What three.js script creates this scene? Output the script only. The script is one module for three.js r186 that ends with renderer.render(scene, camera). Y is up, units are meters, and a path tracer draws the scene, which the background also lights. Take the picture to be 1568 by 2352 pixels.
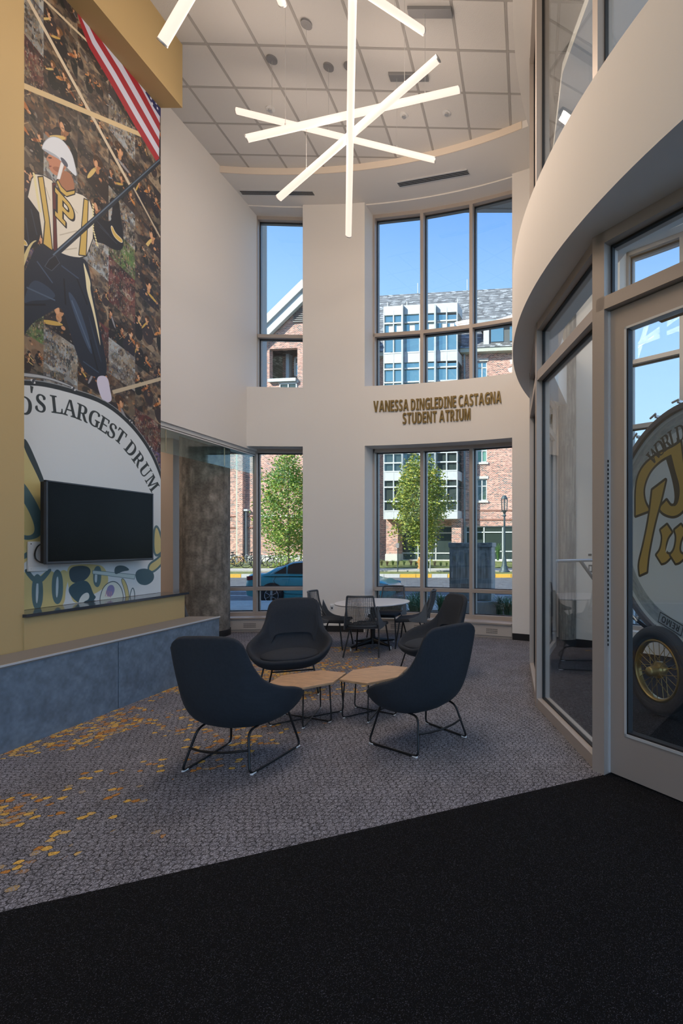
import * as THREE from 'three';
import { RoundedBoxGeometry } from 'three/addons/geometries/RoundedBoxGeometry.js';
import { TextGeometry } from 'three/addons/geometries/TextGeometry.js';
import { FontLoader } from 'three/addons/loaders/FontLoader.js';
import { mergeGeometries, mergeVertices, toCreasedNormals } from 'three/addons/utils/BufferGeometryUtils.js';
import { RectAreaLightUniformsLib } from 'three/addons/lights/RectAreaLightUniformsLib.js';
import { Brush, Evaluator, SUBTRACTION } from 'three-bvh-csg';

// ---------------------------------------------------------------- camera, sky, sun, exposure
const scene = new THREE.Scene();
const F = 1200, CX = 1245, CY = 1248, EYE = 1.62;            // focal length and principal point of the shifted lens, in photo pixels
const camera = new THREE.PerspectiveCamera(2 * Math.atan(CY / F) * 180 / Math.PI, CX / CY, 0.05, 400);
camera.setViewOffset(2 * CX, 2 * CY, 0, 0, 1568, 2352);
camera.position.set(0, EYE, 0);
scene.add(camera);

const renderer = new THREE.WebGLRenderer();
renderer.toneMapping = THREE.LinearToneMapping;
renderer.toneMappingExposure = 1.15;
renderer.shadowMap.enabled = true;

{ // clear blue autumn sky, paler to the horizon
  const W = 128, H = 128, data = new Float32Array(W * H * 4);
  const stops = [[-1, [.34, .40, .46]], [0, [.60, .82, 1.08]], [.22, [.52, .78, 1.10]], [.40, [.38, .65, 1.08]], [.56, [.17, .40, .95]], [1, [.13, .33, .80]]];
  for (let r = 0; r < H; r++) {
    const y = Math.sin(((r + .5) / H - .5) * Math.PI);
    let k = 0; while (k < stops.length - 2 && y > stops[k + 1][0]) k++;
    const t = Math.min(1, Math.max(0, (y - stops[k][0]) / (stops[k + 1][0] - stops[k][0])));
    for (let c = 0; c < W; c++) for (let i = 0; i < 4; i++) data[(r * W + c) * 4 + i] = i === 3 ? 1 : stops[k][1][i] + (stops[k + 1][1][i] - stops[k][1][i]) * t;
  }
  const sky = new THREE.DataTexture(data, W, H, THREE.RGBAFormat, THREE.FloatType);
  sky.mapping = THREE.EquirectangularReflectionMapping; sky.magFilter = THREE.LinearFilter; sky.needsUpdate = true;
  scene.background = sky; scene.environment = sky;
}
scene.backgroundIntensity = 2.3; scene.environmentIntensity = 2.3;

const sun = new THREE.DirectionalLight(new THREE.Color(1, .94, .84), 16.0);
sun.position.set(-42, 38, 12); sun.target.position.set(0, 0, -20);
sun.castShadow = true; sun.shadow.mapSize.set(4096, 4096);
Object.assign(sun.shadow.camera, { left: -60, right: 60, top: 60, bottom: -60, near: 1, far: 200 });
sun.name = 'sun'; scene.add(sun, sun.target);
RectAreaLightUniformsLib.init();
const TUBE_LIGHT = 25.0;                                      // radiance of the pendant tubes' area lights

// ---------------------------------------------------------------- helpers
const V3 = (x, y, z) => new THREE.Vector3(x, y, z);
const P = (X, d, Y = 0) => V3(X, Y, -d);                      // X to the right, d away from the camera, Y up
const at = (px, py, d) => P((px - CX) / F * d, d, EYE - (py - CY) / F * d);
const floorAt = (px, py, Y = 0) => { const d = F * (EYE - Y) / (py - CY); return [(px - CX) / F * d, d]; };
let seed = 7;
const rnd = () => { seed = (seed + 0x6d2b79f5) | 0; let t = Math.imul(seed ^ (seed >>> 15), 1 | seed); t = (t + Math.imul(t ^ (t >>> 7), 61 | t)) ^ t; return ((t ^ (t >>> 14)) >>> 0) / 4294967296; };
const rr = (a, b) => a + (b - a) * rnd();
const lerp = (a, b, t) => a + (b - a) * t;
const hash = (x, y, s = 0) => { let h = Math.imul(x | 0, 374761393) ^ Math.imul(y | 0, 668265263) ^ Math.imul(s | 0, 2147483647 - 58); h = Math.imul(h ^ (h >>> 13), 1274126177); return ((h ^ (h >>> 16)) >>> 0) / 4294967296; };
const vnoise = (x, y, per, s = 0) => { // value noise that repeats every `per` cells
  const ix = Math.floor(x), iy = Math.floor(y), fx = x - ix, fy = y - iy, w = (t) => t * t * (3 - 2 * t), m = (a) => ((a % per) + per) % per;
  const a = hash(m(ix), m(iy), s), b = hash(m(ix + 1), m(iy), s), c = hash(m(ix), m(iy + 1), s), d = hash(m(ix + 1), m(iy + 1), s);
  return lerp(lerp(a, b, w(fx)), lerp(c, d, w(fx)), w(fy));
};
const taken = {};
function numbered(name) { taken[name] = (taken[name] ?? -1) + 1; return taken[name] ? name + '_' + String(taken[name]).padStart(3, '0') : name; }
function show(o) { o.traverse((m) => { if (m.isMesh) { m.castShadow = true; m.receiveShadow = true; } }); return o; }
function clean(list) {                                        // the same attributes on all, so that they merge
  return [].concat(list).flat(3).filter(Boolean).map((g) => {
    const h = g.index ? g.toNonIndexed() : g.clone();
    for (const k of Object.keys(h.attributes)) if (!['position', 'normal', 'uv'].includes(k)) h.deleteAttribute(k);
    if (!h.attributes.uv) h.setAttribute('uv', new THREE.BufferAttribute(new Float32Array(h.attributes.position.count * 2), 2));
    if (!h.attributes.normal) h.computeVertexNormals();
    return h;
  });
}
const merged = (list) => { const c = clean(list); return c.length === 1 ? c[0] : mergeGeometries(c, false); };
function obj(name, geoms, mat, parent) { // one named mesh
  const m = new THREE.Mesh(geoms.isBufferGeometry ? geoms : merged(geoms), mat);
  m.name = parent ? name : numbered(name); m.castShadow = true; m.receiveShadow = true;
  (parent ?? scene).add(m); return m;
}
function thing(name, label, category, pos = [0, 0, 0], turn = 0, group) {
  const o = new THREE.Group(); o.name = numbered(name); o.position.set(...pos); o.rotation.y = turn;
  o.userData = { label, category }; if (group) o.userData.group = group; scene.add(o); return o;
}
function tag(o, label, category, group) { o.userData = { ...o.userData, label, category }; if (group) o.userData.group = group; return o; }
function struct(name, parts) { const o = new THREE.Group(); o.name = name; o.userData = { kind: 'structure' }; scene.add(o); return o; }
function structMesh(name, geoms, mat) { const m = obj(name, geoms, mat); m.userData.kind = 'structure'; return m; }
function dup(src, pos, turn, label, group) {
  const c = src.clone(); c.name = numbered(src.name.replace(/_\d{3}$/, '')); c.position.set(...pos); c.rotation.set(0, turn, 0);
  c.userData = { ...src.userData }; if (label) c.userData.label = label; if (group) c.userData.group = group; scene.add(c); return c;
}
// geometries in room coordinates
function prism(pts, y0, y1, bevel = 0) {                      // plan outline [[X, d], ...] raised from y0 to y1
  const s = new THREE.Shape(pts.map(([x, d]) => new THREE.Vector2(x, d)));
  const g = new THREE.ExtrudeGeometry(s, bevel ? { depth: y1 - y0 - 2 * bevel, bevelEnabled: true, bevelSize: bevel, bevelThickness: bevel, bevelOffset: -bevel, bevelSegments: 2 } : { depth: y1 - y0, bevelEnabled: false });
  g.rotateX(-Math.PI / 2); g.translate(0, y0 + bevel, 0); return g;
}
const box = (X0, X1, d0, d1, y0, y1) => { const g = new THREE.BoxGeometry(Math.abs(X1 - X0), Math.abs(y1 - y0), Math.abs(d1 - d0)); g.translate((X0 + X1) / 2, (y0 + y1) / 2, -(d0 + d1) / 2); return g; };
const rbox = (w, h, l, r, x = 0, y = 0, z = 0, seg = 2) => { const g = new RoundedBoxGeometry(w, h, l, seg, r); g.translate(x, y, z); return g; };
function beam(a, b, w, h) {                                   // a bar of section w (across) x h (up) between two points
  const len = a.distanceTo(b), g = new THREE.BoxGeometry(w, h, len), m = new THREE.Matrix4(), dir = b.clone().sub(a).normalize();
  m.lookAt(a, b, Math.abs(dir.y) > .99 ? V3(0, 0, 1) : V3(0, 1, 0)); m.setPosition(a.clone().add(b).multiplyScalar(.5)); g.applyMatrix4(m); return g;
}
function sweep(pts, r, radial = 8, closed = false) {          // round rod along points
  const n = pts.length, pos = [], idx = [], nor = [], uv = [];
  const T = pts.map((p, i) => { const a = closed ? pts[(i - 1 + n) % n] : pts[Math.max(0, i - 1)], b = closed ? pts[(i + 1) % n] : pts[Math.min(n - 1, i + 1)]; return b.clone().sub(a).normalize(); });
  let N = Math.abs(T[0].y) < .9 ? V3(0, 1, 0) : V3(1, 0, 0); N.addScaledVector(T[0], -N.dot(T[0])).normalize();
  let len = 0;
  for (let i = 0; i < n; i++) {
    N.addScaledVector(T[i], -N.dot(T[i])).normalize(); const B = T[i].clone().cross(N), rad = Array.isArray(r) ? r[i] : r;
    if (i) len += pts[i].distanceTo(pts[i - 1]);
    for (let k = 0; k <= radial; k++) { const a = k / radial * 2 * Math.PI, v = N.clone().multiplyScalar(Math.cos(a)).addScaledVector(B, Math.sin(a)); nor.push(v.x, v.y, v.z); const q = pts[i].clone().addScaledVector(v, rad); pos.push(q.x, q.y, q.z); uv.push(k / radial, len); }
  }
  const rows = closed ? n : n - 1, q = radial + 1;
  for (let i = 0; i < rows; i++) for (let k = 0; k < radial; k++) { const a = i * q + k, b = ((i + 1) % n) * q + k; idx.push(a, a + 1, b, b, a + 1, b + 1); }
  if (!closed) for (const [row, flip] of [[0, 1], [n - 1, 0]]) { const c = pos.length / 3; pos.push(...pts[row].toArray()); const t = T[row].clone().multiplyScalar(flip ? -1 : 1); nor.push(t.x, t.y, t.z); uv.push(0, 0); for (let k = 0; k < radial; k++) { const a = row * q + k; flip ? idx.push(c, a + 1, a) : idx.push(c, a, a + 1); } }
  const g = new THREE.BufferGeometry(); g.setAttribute('position', new THREE.Float32BufferAttribute(pos, 3)); g.setAttribute('normal', new THREE.Float32BufferAttribute(nor, 3)); g.setAttribute('uv', new THREE.Float32BufferAttribute(uv, 2)); g.setIndex(idx); return g;
}
function bent(pts, c = .04, closed = false, n = 4) {          // polyline with rounded corners
  const out = [], N = pts.length;
  for (let i = 0; i < N; i++) {
    if (!closed && (i === 0 || i === N - 1)) { out.push(pts[i].clone()); continue; }
    const p = pts[i], a = pts[(i - 1 + N) % N], b = pts[(i + 1) % N], da = a.clone().sub(p), db = b.clone().sub(p), k = Math.min(c, da.length() * .45, db.length() * .45);
    const s = p.clone().addScaledVector(da.normalize(), k), e = p.clone().addScaledVector(db.normalize(), k);
    for (let j = 0; j <= n; j++) { const t = j / n; out.push(s.clone().multiplyScalar((1 - t) * (1 - t)).addScaledVector(p, 2 * t * (1 - t)).addScaledVector(e, t * t)); }
  }
  return out;
}
const rod = (pts, r, c = .04, radial = 8, closed = false) => sweep(bent(pts, c, closed), r, radial, closed);
const spline = (pts, n, closed = false) => new THREE.CatmullRomCurve3(pts, closed, 'centripetal').getSpacedPoints(n).slice(0, closed ? n : n + 1);
function gridSurface(nu, nv, f, closeU = false) {             // f(u, v) -> Vector3
  const pos = [], uv = [], idx = [];
  for (let j = 0; j <= nv; j++) for (let i = 0; i <= nu; i++) { const p = f(i / nu, j / nv); pos.push(p.x, p.y, p.z); uv.push(i / nu, j / nv); }
  for (let j = 0; j < nv; j++) for (let i = 0; i < nu; i++) { const a = j * (nu + 1) + i, b = a + 1, c = a + nu + 1, d = c + 1; idx.push(a, b, c, b, d, c); }
  let g = new THREE.BufferGeometry(); g.setAttribute('position', new THREE.Float32BufferAttribute(pos, 3)); g.setIndex(idx);
  if (closeU) { g = mergeVertices(g, 1e-5); g.computeVertexNormals(); } else { g.setAttribute('uv', new THREE.Float32BufferAttribute(uv, 2)); g.computeVertexNormals(); }
  return g;
}
function metreUV(g, scale = 1) {                              // texture coordinates in metres, from the side a face looks to
  const h = g.index ? g.toNonIndexed() : g; h.computeVertexNormals === undefined; const p = h.attributes.position, uv = new Float32Array(p.count * 2), a = V3(), b = V3(), c = V3();
  for (let i = 0; i < p.count; i += 3) {
    a.fromBufferAttribute(p, i); b.fromBufferAttribute(p, i + 1); c.fromBufferAttribute(p, i + 2);
    const n = b.clone().sub(a).cross(c.clone().sub(a)), ax = Math.abs(n.x), ay = Math.abs(n.y), az = Math.abs(n.z);
    [a, b, c].forEach((v, k) => { const [u, w] = ay > ax && ay > az ? [v.x, v.z] : ax > az ? [v.z, v.y] : [v.x, v.y]; uv[(i + k) * 2] = u / scale; uv[(i + k) * 2 + 1] = w / scale; });
  }
  h.setAttribute('uv', new THREE.BufferAttribute(uv, 2)); return h;
}
// the round wall at the back (centre BX, BD) and the round drum room (centre DX, DD), in plan
const BX = -4.4, BD = -.2, BR = 9.8, DX = 6.58, DD = 6.39, DR = 6.93, GR = 6.685;
const deg = Math.PI / 180;
const onBack = (phi, R) => [BX + R * Math.sin(phi * deg), BD + R * Math.cos(phi * deg)];
const onDrum = (th, R) => [DX - R * Math.cos(th * deg), DD - R * Math.sin(th * deg)];
function arcBand(on, R0, R1, a0, a1, y0, y1, step = .8) {
  const n = Math.max(2, Math.ceil(Math.abs(a1 - a0) / step)), pts = [];
  for (let i = 0; i <= n; i++) pts.push(on(lerp(a0, a1, i / n), R0));
  for (let i = n; i >= 0; i--) pts.push(on(lerp(a0, a1, i / n), R1));
  return prism(pts, y0, y1);
}
// ---------------------------------------------------------------- computed textures and materials
function dataTex(W, H, f, srgb = true) {
  const d = new Uint8Array(W * H * 4);
  for (let y = 0; y < H; y++) for (let x = 0; x < W; x++) { const c = f(x, y), i = (y * W + x) * 4; d[i] = c[0]; d[i + 1] = c[1]; d[i + 2] = c[2]; d[i + 3] = 255; }
  const t = new THREE.DataTexture(d, W, H); t.wrapS = t.wrapT = THREE.RepeatWrapping; t.magFilter = THREE.LinearFilter; if (srgb) t.colorSpace = THREE.SRGBColorSpace; t.needsUpdate = true; return t;
}
function canvasTex(W, H, draw) {
  const c = document.createElement('canvas'); c.width = W; c.height = H; draw(c.getContext('2d'), W, H);
  const t = new THREE.CanvasTexture(c); t.colorSpace = THREE.SRGBColorSpace; t.wrapS = t.wrapT = THREE.RepeatWrapping; return t;
}
const mat = (r, g, b, roughness = .8, extra = {}) => { const m = new THREE.MeshPhysicalMaterial({ roughness, side: THREE.DoubleSide, ...extra }); m.color.setRGB(r, g, b); return m; };
const glass = (r, g, b, extra = {}) => mat(r, g, b, 0, { transmission: 1, thickness: 0, ior: 1.5, ...extra });
const grainTex = dataTex(256, 256, (x, y) => { const v = 128 + 60 * (vnoise(x / 2, y / 2, 128) - .5) + 50 * (vnoise(x / 8, y / 8, 32, 3) - .5); return [v, v, v]; }, false);
const withGrain = (m, bump, rep = 1) => { const t = grainTex.clone(); t.repeat.set(rep, rep); t.needsUpdate = true; m.bumpMap = t; m.bumpScale = bump; return m; };
const M = {
  wall: mat(.74, .71, .68, .75), wallWarm: mat(.62, .50, .40, .75), gold: mat(.45, .32, .145, .7), fascia: mat(.74, .64, .54, .8), soffit: mat(.74, .72, .70, .8),
  frame: mat(.43, .375, .335, .42, { metalness: .25 }), frameLight: mat(.62, .63, .64, .4, { metalness: .3 }), gasket: mat(.012, .012, .014, .6),
  pane: glass(.635, .66, .655), paneClear: glass(.96, .985, .985), paneInner: glass(.955, .98, .985), curtainGlass: glass(.80, .92, .93),
  tile: mat(.66, .65, .64, .95), grid: mat(.40, .385, .375, .6), metal: mat(.55, .56, .58, .35, { metalness: .8 }), nickel: mat(.6, .6, .6, .4, { metalness: .6 }),
  paneFar: glass(.65, .67, .67, { specularIntensity: .3 }),
  base: mat(.012, .012, .014, .55), black: mat(.010, .010, .012, .5), blackSteel: mat(.012, .012, .014, .35, { metalness: .3 }), white: mat(.72, .72, .72, .5),
  bench: mat(.13, .165, .21, .7), benchTop: mat(.20, .185, .175, .55), nosing: mat(.75, .77, .80, .3, { metalness: .4 }),
  ledge: mat(.035, .04, .05, .12), letter: mat(.26, .185, .07, .42, { metalness: .5 }),
};
// ---------------------------------------------------------------- carpets
const CELL = 64, ROWS = 76, CARPET = 3.0, CX0 = -4.2, CD0 = 2.2;   // 3 m repeat, 64 x 76 cells
function cellsAt(x, y) {                                      // x in cells, y in rows -> [nearest id, second - first distance]
  const r0 = Math.floor(y); let d1 = 9, d2 = 9, id = 0, idr = 0;
  for (let r = r0 - 1; r <= r0 + 1; r++) { const rm = ((r % ROWS) + ROWS) % ROWS, off = (rm & 1) * .5, c0 = Math.floor(x - off);
    for (let c = c0 - 1; c <= c0 + 1; c++) { const cm = ((c % CELL) + CELL) % CELL, sx = c + off + .5 + (hash(cm, rm, 1) - .5) * .5, sy = r + .5 + (hash(cm, rm, 2) - .5) * .4, dx = x - sx, dy = (y - sy) * .92, q = Math.sqrt(dx * dx + dy * dy);
      if (q < d1) { d2 = d1; d1 = q; id = cm; idr = rm; } else if (q < d2) d2 = q; } }
  return [id, idr, d2 - d1, d1];
}
function fleck(X, d, id, row, zone) {                         // share of gold yarn in the cell at X, d
  const edge = (d < 3.7 ? -2.42 : -2.05) - .35 * Math.sin(d * 1.7) - (d > 4.6 && d < 5.4 ? .5 : 0), t = Math.min(1, Math.max(0, (edge - X) / .7));
  const knot = (x, y, r) => Math.exp(-((X - x) ** 2 + (d - y) ** 2) / (r * r)), extra = Math.max(knot(-2.45, 4.3, .3), knot(-2.5, 6.85, .38), knot(-2.0, 5.9, .22), knot(-4.0, 7.9, .4)) * .45;
  const cl = vnoise((X + 9) * 1.5, d * 1.9, 64, 11) * .6 + vnoise((X + 9) * 3.6, d * 4.2, 64, 12) * .5;
  const near = d < 2.45 ? .15 : 1, share = Math.max(t * Math.max(0, cl - .42) * (X < -2.9 && d > 3.1 ? 2.1 : 1.5) * near, extra * (.4 + cl * .5));
  return hash(id, row, 40 + zone) < share ? hash(id, row, 50 + zone) : -1;
}
const carpetTex = (zone) => dataTex(2048, 2048, (px, py) => {
  const x = px / 2048 * CELL, y = py / 2048 * ROWS, wob = (vnoise(px / 24, py / 24, 86, 5) - .5) * .35, [id, row, gap] = cellsAt(x + wob, y + (vnoise(px / 20, py / 20, 103, 6) - .5) * .3);
  const yarn = hash(px >> 1, (py + (hash(px >> 1, 7) * 3 | 0)) >> 2, 3), fine = hash(px, py, 4), coarse = vnoise(px / 90, py / 90, 23, 8);
  let v = 116 + (yarn - .5) * 110 + (fine - .5) * 44 + (coarse - .5) * 14;
  const ragged = .06 + .10 * vnoise(px / 9, py / 9, 228, 9);
  if (gap < ragged) v *= .42 + .3 * fine;
  let r = v * .99, g = v * .985, b = v * 1.04;
  if (zone) {
    const X = CX0 + px / 2048 * CARPET, d = CD0 + (zone - 1) * CARPET + py / 2048 * CARPET, k = fleck(X, d, id, row, zone);
    if (k >= 0 && gap > .10) { const cover = k < .25 ? .45 : k < .5 ? .72 : .95;
      if (yarn * .6 + fine * .4 < cover) { const amber = hash(id, row, 60) < .42, s = .72 + .42 * yarn; r = (amber ? 188 : 218) * s; g = (amber ? 130 : 174) * s; b = (amber ? 66 : 88) * s; } }
  }
  return [Math.min(255, r), Math.min(255, g), Math.min(255, b)];
});
const carpetBump = withGrain(new THREE.MeshPhysicalMaterial(), 0, 1).bumpMap; carpetBump.repeat.set(10, 10);
const carpetMat = (zone) => { const m = mat(1, 1, 1, .96, { specularIntensity: .3, map: carpetTex(zone), bumpMap: carpetBump, bumpScale: .003 }); m.sheen = .2; return m; };
const darkCarpet = dataTex(1024, 1024, (px, py) => { const yarn = hash(px >> 1, py >> 1, 21), f = hash(px, py, 22), l = hash((px + (py >> 1)) >> 1, py >> 1, 23); let v = 7 + 9 * yarn + 6 * f; if (l > .87) v += 92 * (l - .85) / .15 * (.5 + .5 * f); return [v, v, v * 1.1]; });
const M_dark = mat(1, 1, 1, .95, { specularIntensity: .25, map: darkCarpet, bumpMap: carpetBump, bumpScale: .004 });
{
  const floor = struct('floor');
  const uvAt = (g, x0, d0, L) => { const p = g.attributes.position, uv = g.attributes.uv; for (let i = 0; i < p.count; i++) uv.setXY(i, (p.getX(i) - x0) / L, (-p.getZ(i) - d0) / L); return g; };
  const piece = (name, pts, m, x0 = CX0, d0 = CD0, L = CARPET) => obj(name, uvAt(clean(prism(pts, -.012, 0))[0], x0, d0, L), m, floor);
  const plain = carpetMat(0), line = (X) => 2.295 + (X + 2.38) * .4855;
  piece('carpet_with_gold_flecks', [[-4.2, 2.2], [-2.576, 2.2], [-1.2, line(-1.2)], [-1.2, 5.2], [-4.2, 5.2]], carpetMat(1));
  piece('carpet_with_gold_flecks', [[-4.2, 5.2], [-1.2, 5.2], [-1.2, 8.2], [-4.2, 8.2]], carpetMat(2), CX0, CD0 + CARPET);
  piece('carpet', [[-8.3, -7.2], [-4.2, -7.2], [-4.2, 9.95], [-8.3, 9.2]], plain);
  piece('carpet', [[-4.2, line(-4.2)], [-2.576, 2.2], [-4.2, 2.2]], plain);
  piece('carpet', [[-4.2, 8.2], [-1.2, 8.2], [-1.2, 9.3], [-2.7, 9.75], [-4.2, 9.95]], plain);
  piece('carpet', [[-1.2, line(-1.2)], [.49, line(.49)], [.447, 3.76], [0, 5.21], [-.107, 6.73], [.154, 8.23], [.2, 8.9], [-1.2, 9.3]], plain);
  const e = onDrum(62.8, GR);
  piece('walk_off_carpet', [[-4.2, -7.2], [5.4, -7.2], [5.4, -1.2], e, [.49, line(.49)], [-4.2, line(-4.2)]], M_dark, 0, 0, 1.2);
  const lens = [onDrum(23.2, GR), e, [5.2, -1.2], [5.2, 1.8]]; for (let f = 76; f >= 24; f -= 2) lens.push(onBack(f, 10)); lens.push([.154, 8.23], [-.107, 6.73], [0, 5.21]);
  piece('drum_room_carpet', lens, M_dark, 0, 0, 1.2);
  obj('slab', box(-8.5, 5.6, -7.6, 10.2, -.25, -.013), mat(.3, .3, .3), floor);
}
// ---------------------------------------------------------------- walls of the atrium
const HEAD = 3.40, SILL2 = 4.486, SOFFIT = 7.84, CEIL = 7.95, TOP = 8.4;
structMesh('wall_left', [box(-5.75, -5.4, 6.64, 10.25, 3.36, TOP)], M.wall);
structMesh('wall_alcove', [box(-8.5, -8.3, 6.3, 9.4, 0, TOP), box(-8.5, -5.4, 6.35, 6.62, 0, TOP), arcBand(onBack, BR, 10.35, -23.5, -13, 0, TOP)], M.wallWarm);
structMesh('ceiling_alcove', box(-8.4, -5.74, 6.5, 10.1, 3.5, 3.6), M.tile);
for (const [X, d, which] of [[-6.6, 7.6, 'nearer the mural'], [-7.3, 9.0, 'nearer the window']]) { const t = thing('recessed_downlight', 'round recessed downlight in the alcove ceiling ' + which, 'ceiling light', [X, 3.5, -d]), g = new THREE.CylinderGeometry(.09, .09, .012, 28); g.translate(0, -.008, 0); const e = mat(.5, .5, .5, .5); e.emissive.setRGB(1, .82, .66); obj('lens', g, e, t); const r = new THREE.TorusGeometry(.097, .01, 8, 32); r.rotateX(Math.PI / 2); r.translate(0, -.006, 0); obj('trim_ring', r, M.white, t); const l = new THREE.RectAreaLight(new THREE.Color(1, .84, .70), 90, .16, .16); l.position.set(X, 3.48, -d); l.lookAt(X, 0, -d); l.name = 'downlight'; scene.add(l); }
structMesh('wall_gold', box(-5.4, -4.85, 4.5, 6.63, 0, TOP), M.gold); structMesh('wall_gold_pier', box(-5.4, -4.56, -7.2, 4.6, 0, TOP), M.gold); structMesh('wall_gold_beam', box(-4.86, -4.565, 4.59, 6.63, 7.145, TOP), M.gold); structMesh('wall_gold_base', box(-4.86, -4.55, 4.59, 6.65, 0, .968), M.gold);
structMesh('wall_back', [
  arcBand(onBack, BR, 10.35, 0, 6.8, 0, TOP), arcBand(onBack, BR, 10.35, 23.4, 34.6, 0, TOP),
  arcBand(onBack, BR, 10.35, -5.86, 0, HEAD, SILL2), arcBand(onBack, BR, 10.35, 6.8, 23.4, HEAD, SILL2), arcBand(onBack, 10.2, 10.35, -13, -5.86, HEAD, TOP),
  arcBand(onBack, 10.18, 10.35, -13, 0, 0, .26), arcBand(onBack, 10.18, 10.35, 6.8, 23.4, 0, .26), arcBand(onBack, 9.85, 10.35, -6, 24, SOFFIT - .02, TOP),
  arcBand(onBack, 9.86, 10.35, 34.6, 78, 6.1, TOP), arcBand(onBack, 9.86, 10.35, 34.6, 78, 0, .3)], M.wall);
for (const [k, a, b] of [[1, .1, 6.7], [2, 23.45, 25.9], [3, 26.2, 34.5]]) structMesh('baseboard_back_' + k, arcBand(onBack, BR - .012, BR, a, b, 0, .11), M.base);
{ // wall behind the camera with the glazed entrance, and the wall to its right
  const e = onDrum(62.8, GR);
  structMesh('wall_rear', [box(-5.4, -4.4, -7.5, -7.2, 0, TOP), box(-4.5, 5.45, -7.5, -7.2, 7.6, TOP)], M.wall);
  structMesh('wall_right', [prism([e, [5.2, -1.2], [5.2, -.95], [e[0] + .1, e[1] + .22]], 0, TOP), box(5.2, 5.45, -1.3, -1.0, 0, TOP), box(5.2, 5.45, -7.4, -1.2, 7.6, TOP), box(5.2, 5.45, -1.1, 1.9, 6.1, TOP), box(5.2, 5.45, 1.7, 1.95, 0, TOP), box(5.2, 5.45, -7.4, -7.1, 0, TOP)], M.wall);
}
structMesh('building_mass', box(-60, -9.2, -60, 9, -.4, 16), mat(.4, .33, .29, .9));
structMesh('roof', [box(-9, 6.0, -8.2, 8.6, TOP, TOP + .5), arcBand(onBack, 8.2, 10.6, -27, 60, TOP, TOP + .5, 2)], mat(.25, .25, .25));
// ---------------------------------------------------------------- windows
let winNo = 0;
function post(p, a, b, w, dp, y0, y1) { const g = new THREE.BoxGeometry(w, y1 - y0, dp); g.rotateY(Math.atan2(b[1] - a[1], b[0] - a[0])); g.translate(p[0], (y0 + y1) / 2, -p[1]); return g; }
const rail = (a, b, dp, y0, y1) => beam(P(a[0], a[1], (y0 + y1) / 2), P(b[0], b[1], (y0 + y1) / 2), dp, y1 - y0);
function win(pts, ys, o = {}) {                               // a run of panes: plan points of the mullions, heights of the rails
  const { fw = .065, dp = .17, m = M.frame, pm = M.pane, ends = [1, 1], name } = o, root = struct(name ?? 'window_' + ++winNo);
  const y0 = ys[0], y1 = ys[ys.length - 1];
  pts.forEach((p, i) => { if ((i === 0 && !ends[0]) || (i === pts.length - 1 && !ends[1])) return; const a = pts[Math.max(0, i - 1)], b = pts[Math.min(pts.length - 1, i + 1)]; obj('mullion', post(p, a, b, fw, dp, y0, y1), m, root); });
  for (let i = 0; i < pts.length - 1; i++) {
    const a = pts[i], b = pts[i + 1], L = Math.hypot(b[0] - a[0], b[1] - a[1]), u = [(b[0] - a[0]) / L, (b[1] - a[1]) / L], q = (t) => [a[0] + u[0] * t, a[1] + u[1] * t];
    ys.forEach((y, j) => obj('rail', rail(q(0), q(L), dp, j === 0 ? y : j === ys.length - 1 ? y - fw : y - fw / 2, j === 0 ? y + fw : j === ys.length - 1 ? y : y + fw / 2), m, root));
    for (let j = 0; j < ys.length - 1; j++) {
      const lo = ys[j] + (j ? fw / 2 : fw), hi = ys[j + 1] - (j === ys.length - 2 ? fw : fw / 2), s = fw / 2, gk = .012;
      obj('gasket', [rail(q(s), q(L - s), .03, lo, lo + gk), rail(q(s), q(L - s), .03, hi - gk, hi), post(q(s + gk / 2), a, b, gk, .03, lo, hi), post(q(L - s - gk / 2), a, b, gk, .03, lo, hi)], M.gasket, root);
      obj('pane', rail(q(s), q(L - s), .008, lo, hi), pm, root);
    }
  }
  return root;
}
const WR = 10.24, bk = (f) => onBack(f, WR);
win([-13, -5.9, .15].map(bk), [.26, .76, HEAD], { dp: .2 });
win([-5.75, .15].map(bk), [SILL2, 5.55, SOFFIT - .02], { dp: .2 });
win([6.85, 12.3, 17.85, 23.4].map(bk), [.26, .76, HEAD], { dp: .2 });
win([6.85, 12.3, 17.85, 23.4].map(bk), [SILL2, 5.55, SOFFIT - .02], { dp: .2 });
win([34.7, 39.7, 44.7].map((f) => onBack(f, 10.1)), [.3, 3.4, 4.39, 6.1], { dp: .16, pm: M.paneFar });
win([44.7, 49.7, 54.7, 59.7, 64.7, 69.7, 75].map((f) => onBack(f, 10.1)), [.3, 3.4, 4.39, 6.1], { dp: .16, pm: M.paneClear, ends: [0, 1] });
win([-7.1, -5.95, -4.8, -3.65, -2.5, -1.3].map((d) => [5.32, d]), [0, 2.6, 5.0, 7.6], { dp: .16, pm: M.paneClear });
win([-4.4, -3.2, -2, -.8, .4, 1.6, 2.8, 4, 5.2].map((X) => [X, -7.35]), [0, 2.6, 5.0, 7.6], { dp: .16, pm: M.paneClear });
win([-1.0, .35, 1.7].map((d) => [5.32, d]), [.0, 3.4, 6.1], { dp: .16, pm: M.paneClear });
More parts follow.
